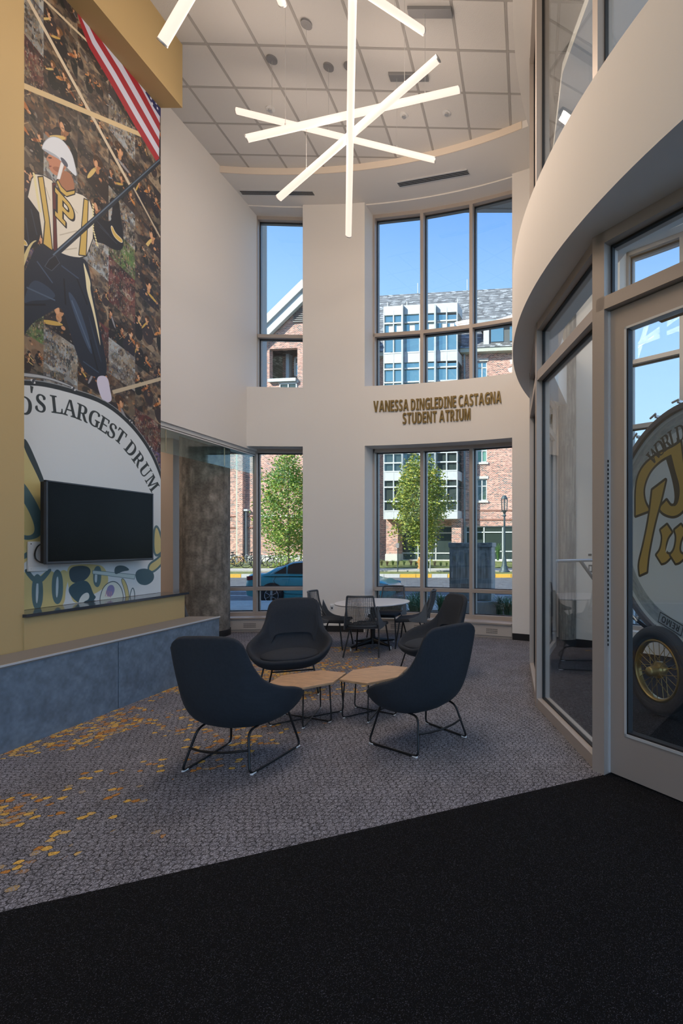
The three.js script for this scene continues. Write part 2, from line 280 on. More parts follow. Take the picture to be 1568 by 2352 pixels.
// sills and convector covers below the windows
{
  const grille = (f0, f1, label, cat) => {
    const t = thing('convector_cover', label, 'radiator');
    obj('cabinet', [arcBand(onBack, BR + .02, 10.15, f0, f1, .04, .235)], M.fascia === 0 ? M.wall : mat(.46, .42, .39, .5), t);
    obj('top_rail', arcBand(onBack, BR - .005, 10.17, f0, f1, .235, .26), M.frame, t);
    obj('plinth', arcBand(onBack, BR + .03, 10.1, f0, f1, 0, .04), mat(.35, .32, .3, .6), t);
    const slots = []; for (let f = f0 + .25; f < f1 - .2; f += .115) { if (Math.floor((f - f0) / .92) % 1.0001 > 2) continue; const k = ((f - f0) % 2.7); if (k > 1.25) continue; for (let r = 0; r < 3; r++) { const a = onBack(f, BR + .019), b = onBack(f + .075, BR + .019); slots.push(beam(P(a[0], a[1], .085 + r * .03), P(b[0], b[1], .085 + r * .03), .003, .018)); } }
    const s = obj('grille_slots', slots, mat(.16, .15, .145, .7), t); s.userData.kind = 'stuff';
  };
  grille(-9, -.1, 'beige convector cover with slotted grille beside the concrete column', 'radiator');
  grille(6.9, 23.3, 'long beige convector cover with slotted grille behind the round table', 'radiator');
  structMesh('trim_1', box(-5.66, -5.43, 6.66, 10.1, 3.29, 3.36), M.frameLight);
}
// ---------------------------------------------------------------- ceilings
{
  const ceiling = struct('ceiling'), T = .634, a = 1.5 * deg, c = Math.cos(a), s = Math.sin(a);
  const toPlan = (i, j) => [-4.25 + (i * c - j * s) * T, 6.623 + (i * s + j * c) * T];
  const tileG = new RoundedBoxGeometry(T - .03, .03, T - .03, 1, .006), bump = withGrain(mat(.66, .65, .64, .95), .004, 3);
  const tones = [bump, bump.clone(), bump.clone()]; tones[1].color.setRGB(.64, .63, .62); tones[2].color.setRGB(.68, .665, .65);
  for (let j = -4; j <= 4; j++) for (let i = -2; i <= 9; i++) {
    const [X, d] = toPlan(i + .5, j + .5); if (X < -5.9 || Math.hypot(X - DX, d - DD) < 6.5 || Math.hypot(X - BX, d - BD) > 9.5) continue;
    const m = obj('ceiling_tile', tileG, tones[(hash(i + 9, j + 9) * 3) | 0], ceiling); m.position.set(X, CEIL + .012, -d); m.rotation.y = a;
  }
  const bars = [];
  for (let j = -4; j <= 5; j++) { const p = toPlan(-2, j), q = toPlan(10, j); bars.push(beam(P(p[0], p[1], CEIL + .003), P(q[0], q[1], CEIL + .003), .03, .012)); }
  for (let i = -2; i <= 10; i++) { const p = toPlan(i, -4), q = toPlan(i, 5); bars.push(beam(P(p[0], p[1], CEIL + .0015), P(q[0], q[1], CEIL + .0015), .03, .012)); }
  obj('ceiling_grid', bars, M.grid, ceiling);
  obj('ceiling_slab', [box(-5.7, 5.4, -7.4, 4.25, CEIL, CEIL + .1), box(-5.7, 5.4, 4.2, 10.1, CEIL + .06, CEIL + .15)], M.tile, ceiling);
  const back = structMesh('ceiling_soffit', arcBand(onBack, 9.02, 9.9, -9, 33, SOFFIT, CEIL + .05, .6), M.soffit);
  structMesh('trim_2', arcBand(onBack, 9.008, 9.02, -8, 27, SOFFIT - .002, CEIL, .6), M.fascia);
  structMesh('ceiling_ring', arcBand(onDrum, 6.5, DR, -26, 70, SOFFIT - .003, CEIL + .05, .6), M.soffit);
  structMesh('ceiling_drum_room', prism([[.2, 5.2], [.1, 6.7], [.3, 8.2], ...[26, 30, 36, 42, 48, 54, 60, 66, 72].map((f) => onBack(f, 9.95)), [5.3, 1.8], [5.3, -1], [3.5, .6], [.6, 3.8]], 6.3, 6.4), M.soffit);
  for (const [X, d, which] of [[1.9, 4.2, 'above the drum'], [3.0, 2.6, 'beside the double doors'], [2.6, 5.4, 'nearest the round outer windows']]) { const t = thing('square_downlight', 'square recessed downlight in the drum room ceiling ' + which, 'ceiling light', [X, 6.3, -d]); const e = mat(.5, .5, .5, .5); e.emissive.setRGB(.9, .95, 1); obj('lens', rbox(.3, .012, .3, .003, 0, -.008, 0), e, t); obj('trim_ring', [rbox(.36, .014, .03, .003, 0, -.006, .165), rbox(.36, .014, .03, .003, 0, -.006, -.165), rbox(.03, .014, .36, .003, .165, -.006, 0), rbox(.03, .014, .36, .003, -.165, -.006, 0)], M.white, t); const l = new THREE.RectAreaLight(new THREE.Color(.82, .91, 1), 75, .3, .3); l.position.set(X, 6.28, -d); l.lookAt(X, 0, -d); l.name = 'downlight'; scene.add(l); }
  // linear diffusers in the soffit
  const diff = (p, q, label) => { const t = thing('linear_air_diffuser', label, 'air vent'), A = P(p[0], p[1], SOFFIT - .006), B = P(q[0], q[1], SOFFIT - .006), n = B.clone().sub(A).normalize(), side = V3(-n.z, 0, n.x), off = (k) => [A.clone().addScaledVector(side, k), B.clone().addScaledVector(side, k)];
    obj('flange', beam(A, B, .13, .012), M.frameLight, t); for (const k of [-.033, 0, .033]) { const [u, v] = off(k); u.y -= .004; v.y -= .004; obj('slot', beam(u, v, .018, .010), M.black, t); } };
  diff([-5.33, 9.25], [-4.06, 9.27], 'narrow black slotted air diffuser in the soffit beside the white left wall');
  diff([-2.49, 9.05], [-1.24, 8.74], 'narrow black slotted air diffuser in the soffit above the three tall windows');
}
// ---------------------------------------------------------------- concrete columns
const concreteTex = dataTex(512, 1024, (x, y) => { const n = vnoise(x / 32, y / 64, 16, 31) * .5 + vnoise(x / 10, y / 14, 52, 32) * .3 + vnoise(x / 3, y / 3, 171, 33) * .2, st = vnoise(x / 16, y / 200, 32, 34), v = 112 + (n - .5) * 74 + (st - .5) * 30, pit = hash(x >> 1, y >> 1, 35) > .995 ? .7 : 1; return [v * 1.03 * pit, v * .99 * pit, v * .93 * pit]; });
{
  const column = (X, d, r, y1, name, label, col) => { const g = struct(name); g.position.set(X, 0, -d); const c = new THREE.CylinderGeometry(r, r, y1, 48, 1, true); c.translate(0, y1 / 2, 0); const t = concreteTex.clone(); t.repeat.set(2, 2); t.needsUpdate = true;
    const m = mat(col, col, col, .85, { map: t, bumpMap: t, bumpScale: .002 }); obj('shaft', c, m, g); const b = new THREE.CylinderGeometry(r + .012, r + .012, .11, 48, 1, true); b.translate(0, .055, 0); obj('cove_base', b, M.base, g); return g; };
  column(-5.90, 9.15, .375, 3.5, 'column_alcove', '', .95);
  column(.40, 8.32, .145, 6.3, 'column_drum_room', '', 1.35);
}
// ---------------------------------------------------------------- round drum room: glazing, band, upper glazing
const facets = [23.2, 10.17, -2.9, -16].map((t) => onDrum(t, GR));
{
  win(facets, [0, 3.27, 3.81], { fw: .09, dp: .13, pm: M.paneInner, ends: [0, 1] });
  win([88.5, 75.4, 62.4, 49.3, 36.25, 23.2, 10.17, -2.9, -16].map((t) => onDrum(t, GR)).slice(2), [4.64, SOFFIT], { fw: .075, dp: .13, pm: M.paneInner });
  // the curved band, solid between its round face and the glazing below
  const pts = []; for (let t = -24; t <= 72; t += 1) pts.push(onDrum(t, DR));
  pts.push(onDrum(72, 6.0), onDrum(62.8, 6.2)); for (const t of [23.2, 10.17, -2.9, -16]) pts.push(onDrum(t, 6.45)); pts.push(onDrum(-24, 6.5));
  structMesh('wall_band', prism(pts, 3.82, 4.64), M.wall); structMesh('ceiling_band_soffit', prism(pts, 3.80, 3.82), M.soffit);
}
// ---------------------------------------------------------------- door in the flat bay of the drum room
{
  const a = onDrum(23.2, GR), e = onDrum(62.8, GR), L = Math.hypot(e[0] - a[0], e[1] - a[1]), u = [(e[0] - a[0]) / L, (e[1] - a[1]) / L], q = (t) => [a[0] + u[0] * t, a[1] + u[1] * t];
  const fr = struct('door_frame');
  for (const [t, w] of [[.02, .11], [2.6, .1], [L, .1]]) obj('post', post(q(t), a, e, w, .15, 0, 3.81), M.frame, fr);
  obj('header', [rail(q(0), q(L), .15, 3.255, 3.345)], M.frame, fr); obj('top_rail', [rail(q(0), q(L), .15, 3.72, 3.81)], M.frame, fr);
  for (const [s, t] of [[.085, 2.55], [2.65, L - .05]]) { obj('gasket', [rail(q(s), q(t), .03, 3.345, 3.36), rail(q(s), q(t), .03, 3.705, 3.72), post(q(s + .007), a, e, .014, .03, 3.345, 3.72), post(q(t - .007), a, e, .014, .03, 3.345, 3.72)], M.gasket, fr); obj('pane', rail(q(s), q(t), .008, 3.345, 3.72), M.paneInner, fr); }
  const leaf = (n, s, t, hingeAt) => {
    const g = struct('door_' + n), st = .13;
    obj('stile', post(q(s + st / 2), a, e, st, .05, .012, 3.25), M.frame, g); obj('stile', post(q(t - st / 2), a, e, st, .05, .012, 3.25), M.frame, g);
    obj('top_rail', rail(q(s + st), q(t - st), .05, 3.10, 3.25), M.frame, g); obj('bottom_rail', rail(q(s + st), q(t - st), .05, .012, .30), M.frame, g);
    obj('bead', [rail(q(s + st), q(t - st), .062, .30, .318), rail(q(s + st), q(t - st), .062, 3.085, 3.10), post(q(s + st + .009), a, e, .018, .062, .30, 3.10), post(q(t - st - .009), a, e, .018, .062, .30, 3.10)], M.frameLight, g);
    obj('gasket', [post(q(s + st + .024), a, e, .014, .05, .318, 3.085), rail(q(s + st + .018), q(t - st - .018), .05, .318, .33)], M.gasket, g);
    obj('pane', rail(q(s + st), q(t - st), .008, .30, 3.10), M.paneInner, g);
    const h = obj('continuous_hinge', [post(q(hingeAt), a, e, .02, .07, .012, 3.25)], M.frameLight, g);
    const kn = []; for (let y = .9; y < 2.2; y += .03) kn.push(post([q(hingeAt)[0] - .026, q(hingeAt)[1] - .024], a, e, .008, .01, y, y + .016)); obj('hinge_knuckles', kn, M.gasket, g);
    const pl = q(t - .09); obj('pull_handle', rod([P(pl[0] - .02, pl[1] - .03, .95), P(pl[0] - .05, pl[1] - .06, .95), P(pl[0] - .05, pl[1] - .06, 1.35), P(pl[0] - .02, pl[1] - .03, 1.35)], .012, .02), M.nickel, g);
    return g;
  };
  const d1 = leaf(1, .085, 1.30, .08); leaf(2, 1.31, 2.55, 2.545);
  const c0 = q(.42), c1 = q(.85); obj('door_closer', [beam(P(c0[0] + .06, c0[1] + .05, 3.14), P(c1[0] + .06, c1[1] + .05, 3.14), .06, .07)], M.black, d1);
  // glazing beyond the double doors
  const sd = struct('window_sidelight'); obj('rail', [rail(q(2.65), q(L), .13, 0, .09), rail(q(2.65), q(L), .13, 3.2, 3.26)], M.frame, sd); obj('pane', rail(q(2.65), q(L), .008, .09, 3.2), M.paneInner, sd);
}
// ---------------------------------------------------------------- printed mural in the gold niche
const MU = { d0: 4.605, d1: 6.632, y0: .998, y1: 7.143, X: -4.845 };
{
  const H = 2048, W = Math.round(H * (MU.d1 - MU.d0) / (MU.y1 - MU.y0)), K = H / (MU.y1 - MU.y0);   // canvas pixels per metre
  // measured outlines are given as seen in the photograph and brought onto the wall's own plane
  const onWall = (px, py) => { const d = -MU.X * F / (CX - px); return [(d - MU.d0) * K, (MU.y1 - (EYE - (py - CY) * d / F)) * K]; };
  const tex = canvasTex(W, H, (c) => {
    const R = (a, b) => a + (b - a) * rnd(), pick = (l) => l[(rnd() * l.length) | 0];
    const poly = (pts, fill, stroke, lw = 2) => { c.beginPath(); pts.forEach((p, i) => { const [x, y] = onWall(...p); i ? c.lineTo(x, y) : c.moveTo(x, y); }); c.closePath(); if (fill) { c.fillStyle = fill; c.fill(); } if (stroke) { c.strokeStyle = stroke; c.lineWidth = lw; c.lineJoin = 'round'; c.stroke(); } };
    const smooth = (pts, fill, stroke, lw = 2, closed = true) => { // soft outline through the points
      const q = pts.map((p) => onWall(...p)), n = q.length; c.beginPath();
      if (closed) { c.moveTo((q[n - 1][0] + q[0][0]) / 2, (q[n - 1][1] + q[0][1]) / 2); for (let i = 0; i < n; i++) { const b = q[(i + 1) % n]; c.quadraticCurveTo(q[i][0], q[i][1], (q[i][0] + b[0]) / 2, (q[i][1] + b[1]) / 2); } c.closePath(); }
      else { c.moveTo(...q[0]); for (let i = 1; i < n - 1; i++) c.quadraticCurveTo(q[i][0], q[i][1], (q[i][0] + q[i + 1][0]) / 2, (q[i][1] + q[i + 1][1]) / 2); c.lineTo(...q[n - 1]); }
      if (fill) { c.fillStyle = fill; c.fill(); } if (stroke) { c.strokeStyle = stroke; c.lineWidth = lw; c.lineJoin = 'round'; c.lineCap = 'round'; c.stroke(); } };
    const line = (a, b, col, lw) => { const p = onWall(...a), q = onWall(...b); c.beginPath(); c.moveTo(...p); c.lineTo(...q); c.strokeStyle = col; c.lineWidth = lw; c.lineCap = 'butt'; c.stroke(); };
    const ell = (x, y, rx, ry, rot, col) => { c.fillStyle = col; c.beginPath(); c.ellipse(x, y, rx, ry, rot, 0, 7); c.fill(); };
    // collage of concert and game-day pictures, sheared as on the wall
    c.fillStyle = '#4a4036'; c.fillRect(0, 0, W, H);
    const skin = ['#b98a63', '#a87450', '#c79a76', '#8f6244'], dark = ['#1b1a1d', '#24222a', '#2a2320', '#171c1c', '#30292c'], mid = ['#6a5a48', '#7b6c59', '#5b4f42', '#877a68', '#4f4a46'], warm = ['#a3622f', '#8c4f26', '#b97a3c', '#6f3d22'];
    const cols = [0, .47, .84, 1.23, 1.61, 2.06], shear = .46;
    for (let ci = 0; ci < 5; ci++) {
      let y = -.5 * K - R(0, .3) * K; const x0 = cols[ci] * K, x1 = cols[ci + 1] * K, w = x1 - x0;
      while (y < H) {
        const h = R(.30, .56) * K, kind = rnd(); c.save(); c.beginPath(); c.moveTo(x0, y); c.lineTo(x1, y + w * shear * .55); c.lineTo(x1, y + h + w * shear * .55); c.lineTo(x0, y + h); c.closePath(); c.clip();
        const pal = kind < .10 ? ['#4f6d3d', '#3f5b32', '#64834d'] : kind < .17 ? ['#5a4a78', '#463a60', '#6c5c8c'] : kind < .26 ? ['#9aa3a8', '#8b9298', '#7d776c'] : kind < .33 ? ['#5a2f30', '#472628', '#6d3a36'] : kind < .6 ? ['#8a7c69', '#77695a', '#6a5f52'] : ['#3a332f', '#2c2829', '#4a3f36'];
        c.fillStyle = pal[0]; c.fillRect(x0 - 2, y - 2, w + 4, h + w);
        const hall = kind > .33, tones = hall ? [...dark, ...dark, ...mid, '#6b4a30', '#8c6a4a', '#574334', '#a08a70'] : [...pal, ...pal, ...dark, ...mid, '#a9a294'];
        const put = (n, a, b, tn, al) => { for (let k = 0; k < n; k++) { const bx = R(x0, x1), by = R(y - 4, y + h) + (bx - x0) * shear * .55, s = R(a, b); c.globalAlpha = R(al * .6, al); ell(bx, by, s * R(.5, 1), s * R(.3, .8), R(-.7, 1.2), pick(tn)); } c.globalAlpha = 1; };
        put(26, 20, 60, tones, .6); put(70, 8, 24, tones, .6);
        if (hall) {                                           // orchestra: players of several sizes, instruments, bows
          const n = kind > .78 ? 1 : kind > .52 ? 3 : 6;
          for (let f = 0; f < n; f++) {
            const s = n === 1 ? R(40, 54) : n === 3 ? R(22, 30) : R(10, 14), fx = lerp(x0, x1, (f + .5) / n + R(-.12, .12)), fy = y + h * R(.2, .5) + (fx - x0) * shear * .55, lean = R(-.4, .4), sk = pick(skin), cl = pick(dark), fl = rnd() < .5 ? 1 : -1, e = (dx, dy, rx, ry, ro, co) => ell(fx + fl * dx * s, fy + dy * s, rx * s, ry * s, fl * ro, co);
            e(.2, 1.9, R(.9, 1.25), 1.7, lean, cl); e(-.7, 1.2, .34, 1.0, .9 + lean, pick(dark)); e(.85, 1.35, .32, .9, -.5, cl); e(0, .55, .2, .3, 0, sk); e(0, 0, .36, .49, lean, sk); e(.1, -.22, .44, .38, lean, pick(['#2a1c14', '#3d2818', '#6b4a2a', '#1c1716'])); e(-.1, .1, .15, .28, lean, '#c99a76');
            if (rnd() < .7) { e(-.6, 1.0, .24, .58, 1.0, pick(warm)); e(-.25, .8, .18, .28, 1.0, pick(warm)); c.strokeStyle = '#b9a27e'; c.lineWidth = Math.max(1, s * .05); c.beginPath(); c.moveTo(fx - fl * s * 1.2, fy - s * .1); c.lineTo(fx + fl * s * .4, fy + s * 1.6); c.stroke(); } else e(-.5, 1.1, .14, .8, R(.4, 1.4), pick(['#b99a4e', '#8a8a90', '#c9b070']));
            e(-1.1, 1.35, .16, .13, 0, sk); e(.3, 1.1, .16, .13, 0, sk);
          }
          put(24, 3, 9, [...skin, ...warm, ...dark, ...mid, '#cfc8ba'], .6);
        } else {                                              // crowds and marching ranks
          const st = R(7, 12);
          for (let r = 0; r < 12; r++) for (let x = x0 - 6; x < x1 + 6; x += st * R(.6, 1.3)) { if (rnd() < .3) continue; const yy = y + h * (.1 + r / 12) + (x - x0) * shear * .5 + R(-6, 6); c.globalAlpha = R(.4, .9); ell(x, yy + 4, st * R(.2, .4), st * R(.4, .75), R(-.4, .4), pick(['#a9a294', '#8f7f55', '#1c1c22', '#7d7a72', '#26242a', '#6f675a', ...pal])); ell(x, yy - st * .4, st * .18, st * .22, 0, pick([...skin, '#b9b6ae', '#2a2320'])); } c.globalAlpha = 1;
        }
        put(30, 2, 5, [...tones, ...skin, '#d2ccbe'], .7);
        c.restore(); y += h;
      }
    }
    // pale stripes that cross the collage
    line([61, -6], [297, 424], '#cbbda6', 15); line([97, -4], [206, 101], '#c9b99c', 9); line([49, 195], [322, 309], '#c9b48c', 17); line([258, 901], [369, 870], '#b9ab92', 14); line([300, 420], [367, 545], '#b8aa94', 9);
    // flag of red and white stripes
    const N = 9, lowE = [[171, 12], [186, 62], [203, 107], [250, 186], [307, 286], [364, 380]], upE = [[176, -26], [240, 0], [275, 40], [320, 105], [345, 150], [368, 205]];
    const mixE = (t) => lowE.map((p, i) => [lerp(p[0], upE[i][0], t), lerp(p[1], upE[i][1], t)]);
    for (let i = 0; i < N; i++) { const a = mixE(i / N), b = mixE((i + 1) / N); poly([...a, ...b.reverse()], i % 2 ? '#c3c6da' : '#9a2430'); }
    poly([[333, 212], [350, 198], [372, 190], [372, 276], [352, 246]], '#262a5c'); for (const [x, y] of [[346, 226], [355, 222], [349, 238], [358, 237], [361, 249], [366, 226]]) { const [a, b] = onWall(x, y); c.fillStyle = '#e8e8f0'; c.beginPath(); for (let k = 0; k < 10; k++) { const r = k % 2 ? 3.2 : 8, w = k * Math.PI / 5 - 1.5; c.lineTo(a + r * Math.cos(w), b + r * Math.sin(w)); } c.fill(); }
    // marcher with the flag
    const navy = '#12161f', cream = '#d6d0c2', gold = '#c3a659';
    smooth([[66, 452], [52, 462], [44, 560], [52, 588], [66, 574], [90, 560], [96, 500], [86, 456]], navy); smooth([[44, 546], [58, 552], [64, 566], [52, 562], [44, 560]], gold, '#e5e0d4', 2);
    smooth([[206, 462], [222, 500], [254, 512], [256, 492], [258, 470], [264, 458], [273, 462], [275, 486], [283, 540], [283, 574], [262, 576], [236, 558], [212, 556], [208, 500]], navy);
    smooth([[251, 458], [258, 452], [272, 462], [274, 476], [262, 482], [252, 470]], '#0b0d12'); smooth([[256, 516], [264, 536], [281, 550], [280, 560], [262, 546], [253, 524]], gold, '#e5e0d4', 2);
    poly([[80, 399], [98, 402], [119, 414], [140, 452], [171, 441], [190, 448], [205, 461], [214, 488], [213, 548], [198, 588], [167, 597], [146, 595], [128, 580], [98, 557], [88, 488], [62, 452], [71, 411]], cream, '#1a1a1e', 2.5);
    smooth([[104, 560], [80, 566], [64, 606], [48, 640], [44, 790], [70, 742], [116, 716], [142, 700], [166, 786], [184, 836], [196, 858], [222, 868], [248, 862], [238, 800], [226, 740], [214, 680], [207, 630], [197, 592], [160, 590], [124, 574]], '#1a2230');
    smooth([[70, 640], [100, 650], [132, 680], [110, 690], [70, 690], [50, 700]], '#2c3a4e'); smooth([[150, 660], [176, 690], [200, 760], [214, 820], [200, 800], [176, 740]], '#33435a'); smooth([[196, 700], [222, 790], [236, 846], [220, 800]], '#2a3648');
    smooth([[86, 552], [72, 560], [60, 596], [50, 624], [48, 600], [62, 566], [76, 552]], '#cbbd8a'); smooth([[189, 596], [198, 620], [208, 650], [206, 664], [214, 700], [226, 760], [231, 800], [226, 780], [212, 714], [198, 668], [196, 640]], '#d9d0aa');
    for (const q of [[[86, 406], [98, 405], [112, 500], [120, 576], [98, 560], [102, 510]], [[192, 456], [202, 460], [200, 520], [197, 588], [180, 586], [184, 548]]]) poly(q, gold, '#17171b', 3);
    poly([[119, 420], [127, 420], [128, 490], [131, 578], [122, 576], [121, 500]], '#5a2724', '#1a1a1e', 1.5);
    for (let k = 0; k < 16; k++) { const [x, y] = onWall(77 + k * .9, 400 + k * 5.6); ell(x, y, 5, 4, .5, '#d8cf9e'); const [x2, y2] = onWall(213 + (k > 9 ? (k - 9) * 1.6 : 0), 470 + k * 6.2); ell(x2, y2, 4, 4, .5, '#d8cf9e'); }
    for (const [p, q, col, lw] of [[[60, 660], [126, 690], '#45566c', 5], [[56, 700], [104, 700], '#0d1118', 6], [[146, 640], [150, 700], '#0b0e14', 6], [[164, 690], [206, 800], '#4a5d76', 5], [[176, 640], [200, 700], '#0d1118', 6], [[206, 780], [224, 850], '#0d1118', 6], [[140, 610], [180, 640], '#34445a', 5], [[84, 600], [120, 650], '#3a4a60', 5], [[190, 830], [226, 856], '#38485e', 4]]) line(p, q, col, lw);
    for (const [p, q] of [[[70, 480], [84, 540]], [[58, 500], [66, 560]], [[228, 520], [268, 560]], [[222, 508], [250, 540]]]) line(p, q, '#2b3240', 4);
    for (const [p, q] of [[[136, 540], [176, 530]], [[140, 575], [176, 570]], [[160, 470], [178, 490]], [[104, 430], [114, 460]]]) line(p, q, '#b3ab9a', 3);
    // block letter on the chest
    c.save(); { const o = onWall(147, 487); c.transform(K / 182 * 1.02, K / 182 * .38, 0, K / 222, o[0], o[1]); const pth = () => { c.beginPath(); c.moveTo(-18, -32); c.lineTo(10, -32); c.quadraticCurveTo(20, -28, 19, -14); c.quadraticCurveTo(18, 0, 8, 2); c.lineTo(-4, 2); c.lineTo(-4, 20); c.lineTo(2, 20); c.lineTo(2, 30); c.lineTo(-18, 30); c.lineTo(-18, 20); c.lineTo(-13, 20); c.lineTo(-13, -22); c.lineTo(-18, -22); c.closePath(); c.moveTo(-4, -22); c.lineTo(-4, -8); c.lineTo(5, -8); c.quadraticCurveTo(10, -9, 10, -15); c.quadraticCurveTo(10, -21, 5, -22); c.closePath(); }; pth(); c.strokeStyle = '#16161a'; c.lineWidth = 6; c.lineJoin = 'round'; c.stroke(); pth(); c.fillStyle = gold; c.fill('evenodd'); } c.restore();
    // neck, face and helmet
    smooth([[128, 402], [150, 390], [166, 404], [172, 436], [160, 446], [142, 436], [134, 420]], '#9d6b50'); poly([[128, 417], [138, 440], [152, 452], [171, 446], [172, 436], [152, 440], [140, 428], [132, 412]], gold, '#17171b', 3);
    smooth([[112, 352], [108, 360], [104, 366], [111, 371], [111, 376], [113, 380], [112, 386], [116, 394], [124, 402], [136, 404], [150, 388], [158, 372], [142, 350]], '#b57d63'); smooth([[108, 362], [114, 360], [120, 363], [114, 365]], '#3a241c'); smooth([[110, 381], [117, 380], [118, 383], [111, 384]], '#7d4640'); smooth([[118, 384], [126, 394], [140, 398], [150, 384], [140, 386], [128, 382]], '#95604a');
    poly([[139, 372], [147, 376], [137, 412], [129, 411]], '#dcdcde', '#9a9a9e', 1);
    smooth([[94, 339], [103, 322], [119, 312], [143, 320], [164, 350], [172, 380], [177, 408], [164, 397], [150, 382], [138, 368], [126, 360], [112, 352], [100, 346]], '#cfd6e0', '#8f98a8', 1.5); smooth([[94, 339], [110, 346], [128, 356], [140, 368], [128, 362], [108, 352]], '#9fa9b8'); smooth([[136, 360], [146, 364], [156, 378], [154, 386], [144, 378]], '#4a5263');
    // pole and belt cup
    line([366, 370], [120, 590], '#1d2631', 15); line([366, 367], [121, 586], '#56677a', 4); poly([[112, 596], [126, 586], [136, 604], [118, 622], [102, 612]], '#141820', '#454c58', 2);
    // sock and shoe
    smooth([[217, 864], [247, 862], [252, 896], [258, 922], [240, 926], [230, 912]], '#c9c6da'); smooth([[232, 918], [252, 926], [268, 936], [262, 946], [240, 934]], '#15161a');
    // drum: hoop, head, lettering
    const arc = [[40, 878], [53, 879], [98, 881], [168, 899], [241, 924], [302, 975], [345, 1034], [369, 1090], [376, 1120]];
    smooth([[40, 862], [60, 866], [110, 870], [168, 892], [165, 886], [110, 864], [60, 856], [40, 856]], '#a9adb2', '#3a3e44', 2);
    c.beginPath(); arc.forEach((p, i) => { const [x, y] = onWall(...p); i ? c.lineTo(x, y) : c.moveTo(x, y); }); c.lineTo(W, H); c.lineTo(0, H); c.closePath(); c.fillStyle = '#ccd2d6'; c.fill();
    smooth(arc, null, '#252c31', 15, false); smooth(arc.map(([x, y]) => [x + 1, y - 6]), null, '#8a9298', 3, false);
    for (const [x, y] of [[75, 876], [168, 893], [300, 968], [346, 1028]]) { const [a, b] = onWall(x, y); ell(a, b, 9, 5, .5, '#d5d8dc'); ell(a, b, 4, 8, .5, '#3a3f46'); }
    const text = [['D', 56, 932], ["'", 71, 908], ['S', 93, 927], ['L', 129, 930], ['A', 160, 938], ['R', 188, 949], ['G', 216, 962], ['E', 238, 976], ['S', 257, 990], ['T', 276, 1003], ['D', 300, 1031], ['R', 317, 1055], ['U', 333, 1080], ['M', 349, 1110]].map(([ch, x, y]) => [ch, ...onWall(x, y)]);
    c.fillStyle = '#2a3336'; c.textAlign = 'center'; c.textBaseline = 'middle';
    text.forEach(([ch, x, y], i) => { const a = text[Math.max(0, i - 1)], b = text[Math.min(text.length - 1, i + 1)], rot = ch === "'" ? .05 : Math.atan2(b[2] - a[2], b[1] - a[1]); c.save(); c.translate(x, y); c.rotate(i < 3 ? .05 : rot); c.scale(.92, 1.06); c.font = 'bold 76px serif'; c.fillText(ch, 0, 0); c.restore(); });
    // big painted script on the drum head
    const slate = '#4f6a70', tan = '#c3b57c';
    smooth([[48, 1006], [56, 1008], [84, 1070], [108, 1140], [112, 1190], [96, 1210], [100, 1250], [60, 1290], [44, 1300], [44, 1100]], tan); smooth([[52, 1006], [62, 1012], [86, 1066], [106, 1118], [104, 1136], [84, 1090], [52, 1026]], '#2f3d42');
    smooth([[44, 1100], [62, 1118], [92, 1170], [101, 1206], [94, 1232], [66, 1242], [44, 1236], [44, 1226], [66, 1232], [80, 1222], [76, 1198], [60, 1164], [44, 1140]], slate); smooth([[44, 1290], [74, 1274], [80, 1262], [52, 1270]], slate);
    smooth([[352, 1214], [362, 1206], [374, 1250], [372, 1270], [352, 1280]], tan, slate, 10); smooth([[340, 1296], [360, 1284], [376, 1268], [376, 1290], [356, 1312], [340, 1316]], tan, slate, 9);
    smooth([[50, 1318], [62, 1310], [84, 1330], [110, 1306], [130, 1320], [146, 1306], [160, 1320], [150, 1350], [148, 1390], [120, 1404], [60, 1410], [44, 1414], [44, 1330]], tan);
    for (const [x, y, w, h] of [[85, 1360, 13, 46], [131, 1348, 13, 44]]) { smooth([[x - w, y - h * .6], [x, y - h], [x + w, y - h * .6], [x + w, y + h * .6], [x, y + h], [x - w, y + h * .6]], slate); smooth([[x - 3, y - h * .45], [x + 2, y - h * .6], [x + 3, y], [x, y + h * .6], [x - 4, y + h * .5]], '#b9c6cc'); }
    smooth([[52, 1312], [62, 1304], [84, 1334], [112, 1304], [120, 1310], [86, 1350]], slate);
    smooth([[150, 1300], [180, 1296], [214, 1296], [240, 1300], [252, 1340], [222, 1362], [196, 1372], [170, 1390], [158, 1360]], tan); smooth([[215, 1300], [232, 1300], [232, 1336], [224, 1352], [212, 1340]], slate); smooth([[218, 1310], [223, 1312], [222, 1340], [216, 1336]], '#b9c6cc');
    // marcher with mallet across the script
    smooth([[156, 1302], [196, 1298], [210, 1310], [200, 1330], [178, 1340], [160, 1336]], '#2f4450'); smooth([[158, 1345], [186, 1332], [204, 1336], [214, 1366], [222, 1372], [200, 1392], [176, 1384], [156, 1362]], '#33505c'); smooth([[176, 1396], [184, 1368], [202, 1358], [206, 1374], [192, 1384], [186, 1398]], '#c9cfcd'); smooth([[178, 1400], [196, 1376], [224, 1380], [246, 1392], [220, 1402]], '#2c4652');
    poly([[212, 1310], [310, 1320], [308, 1330], [212, 1318]], '#b7c6c6', '#5d747a', 2); smooth([[308, 1312], [330, 1304], [352, 1312], [354, 1332], [336, 1346], [314, 1340]], '#3f5a64');
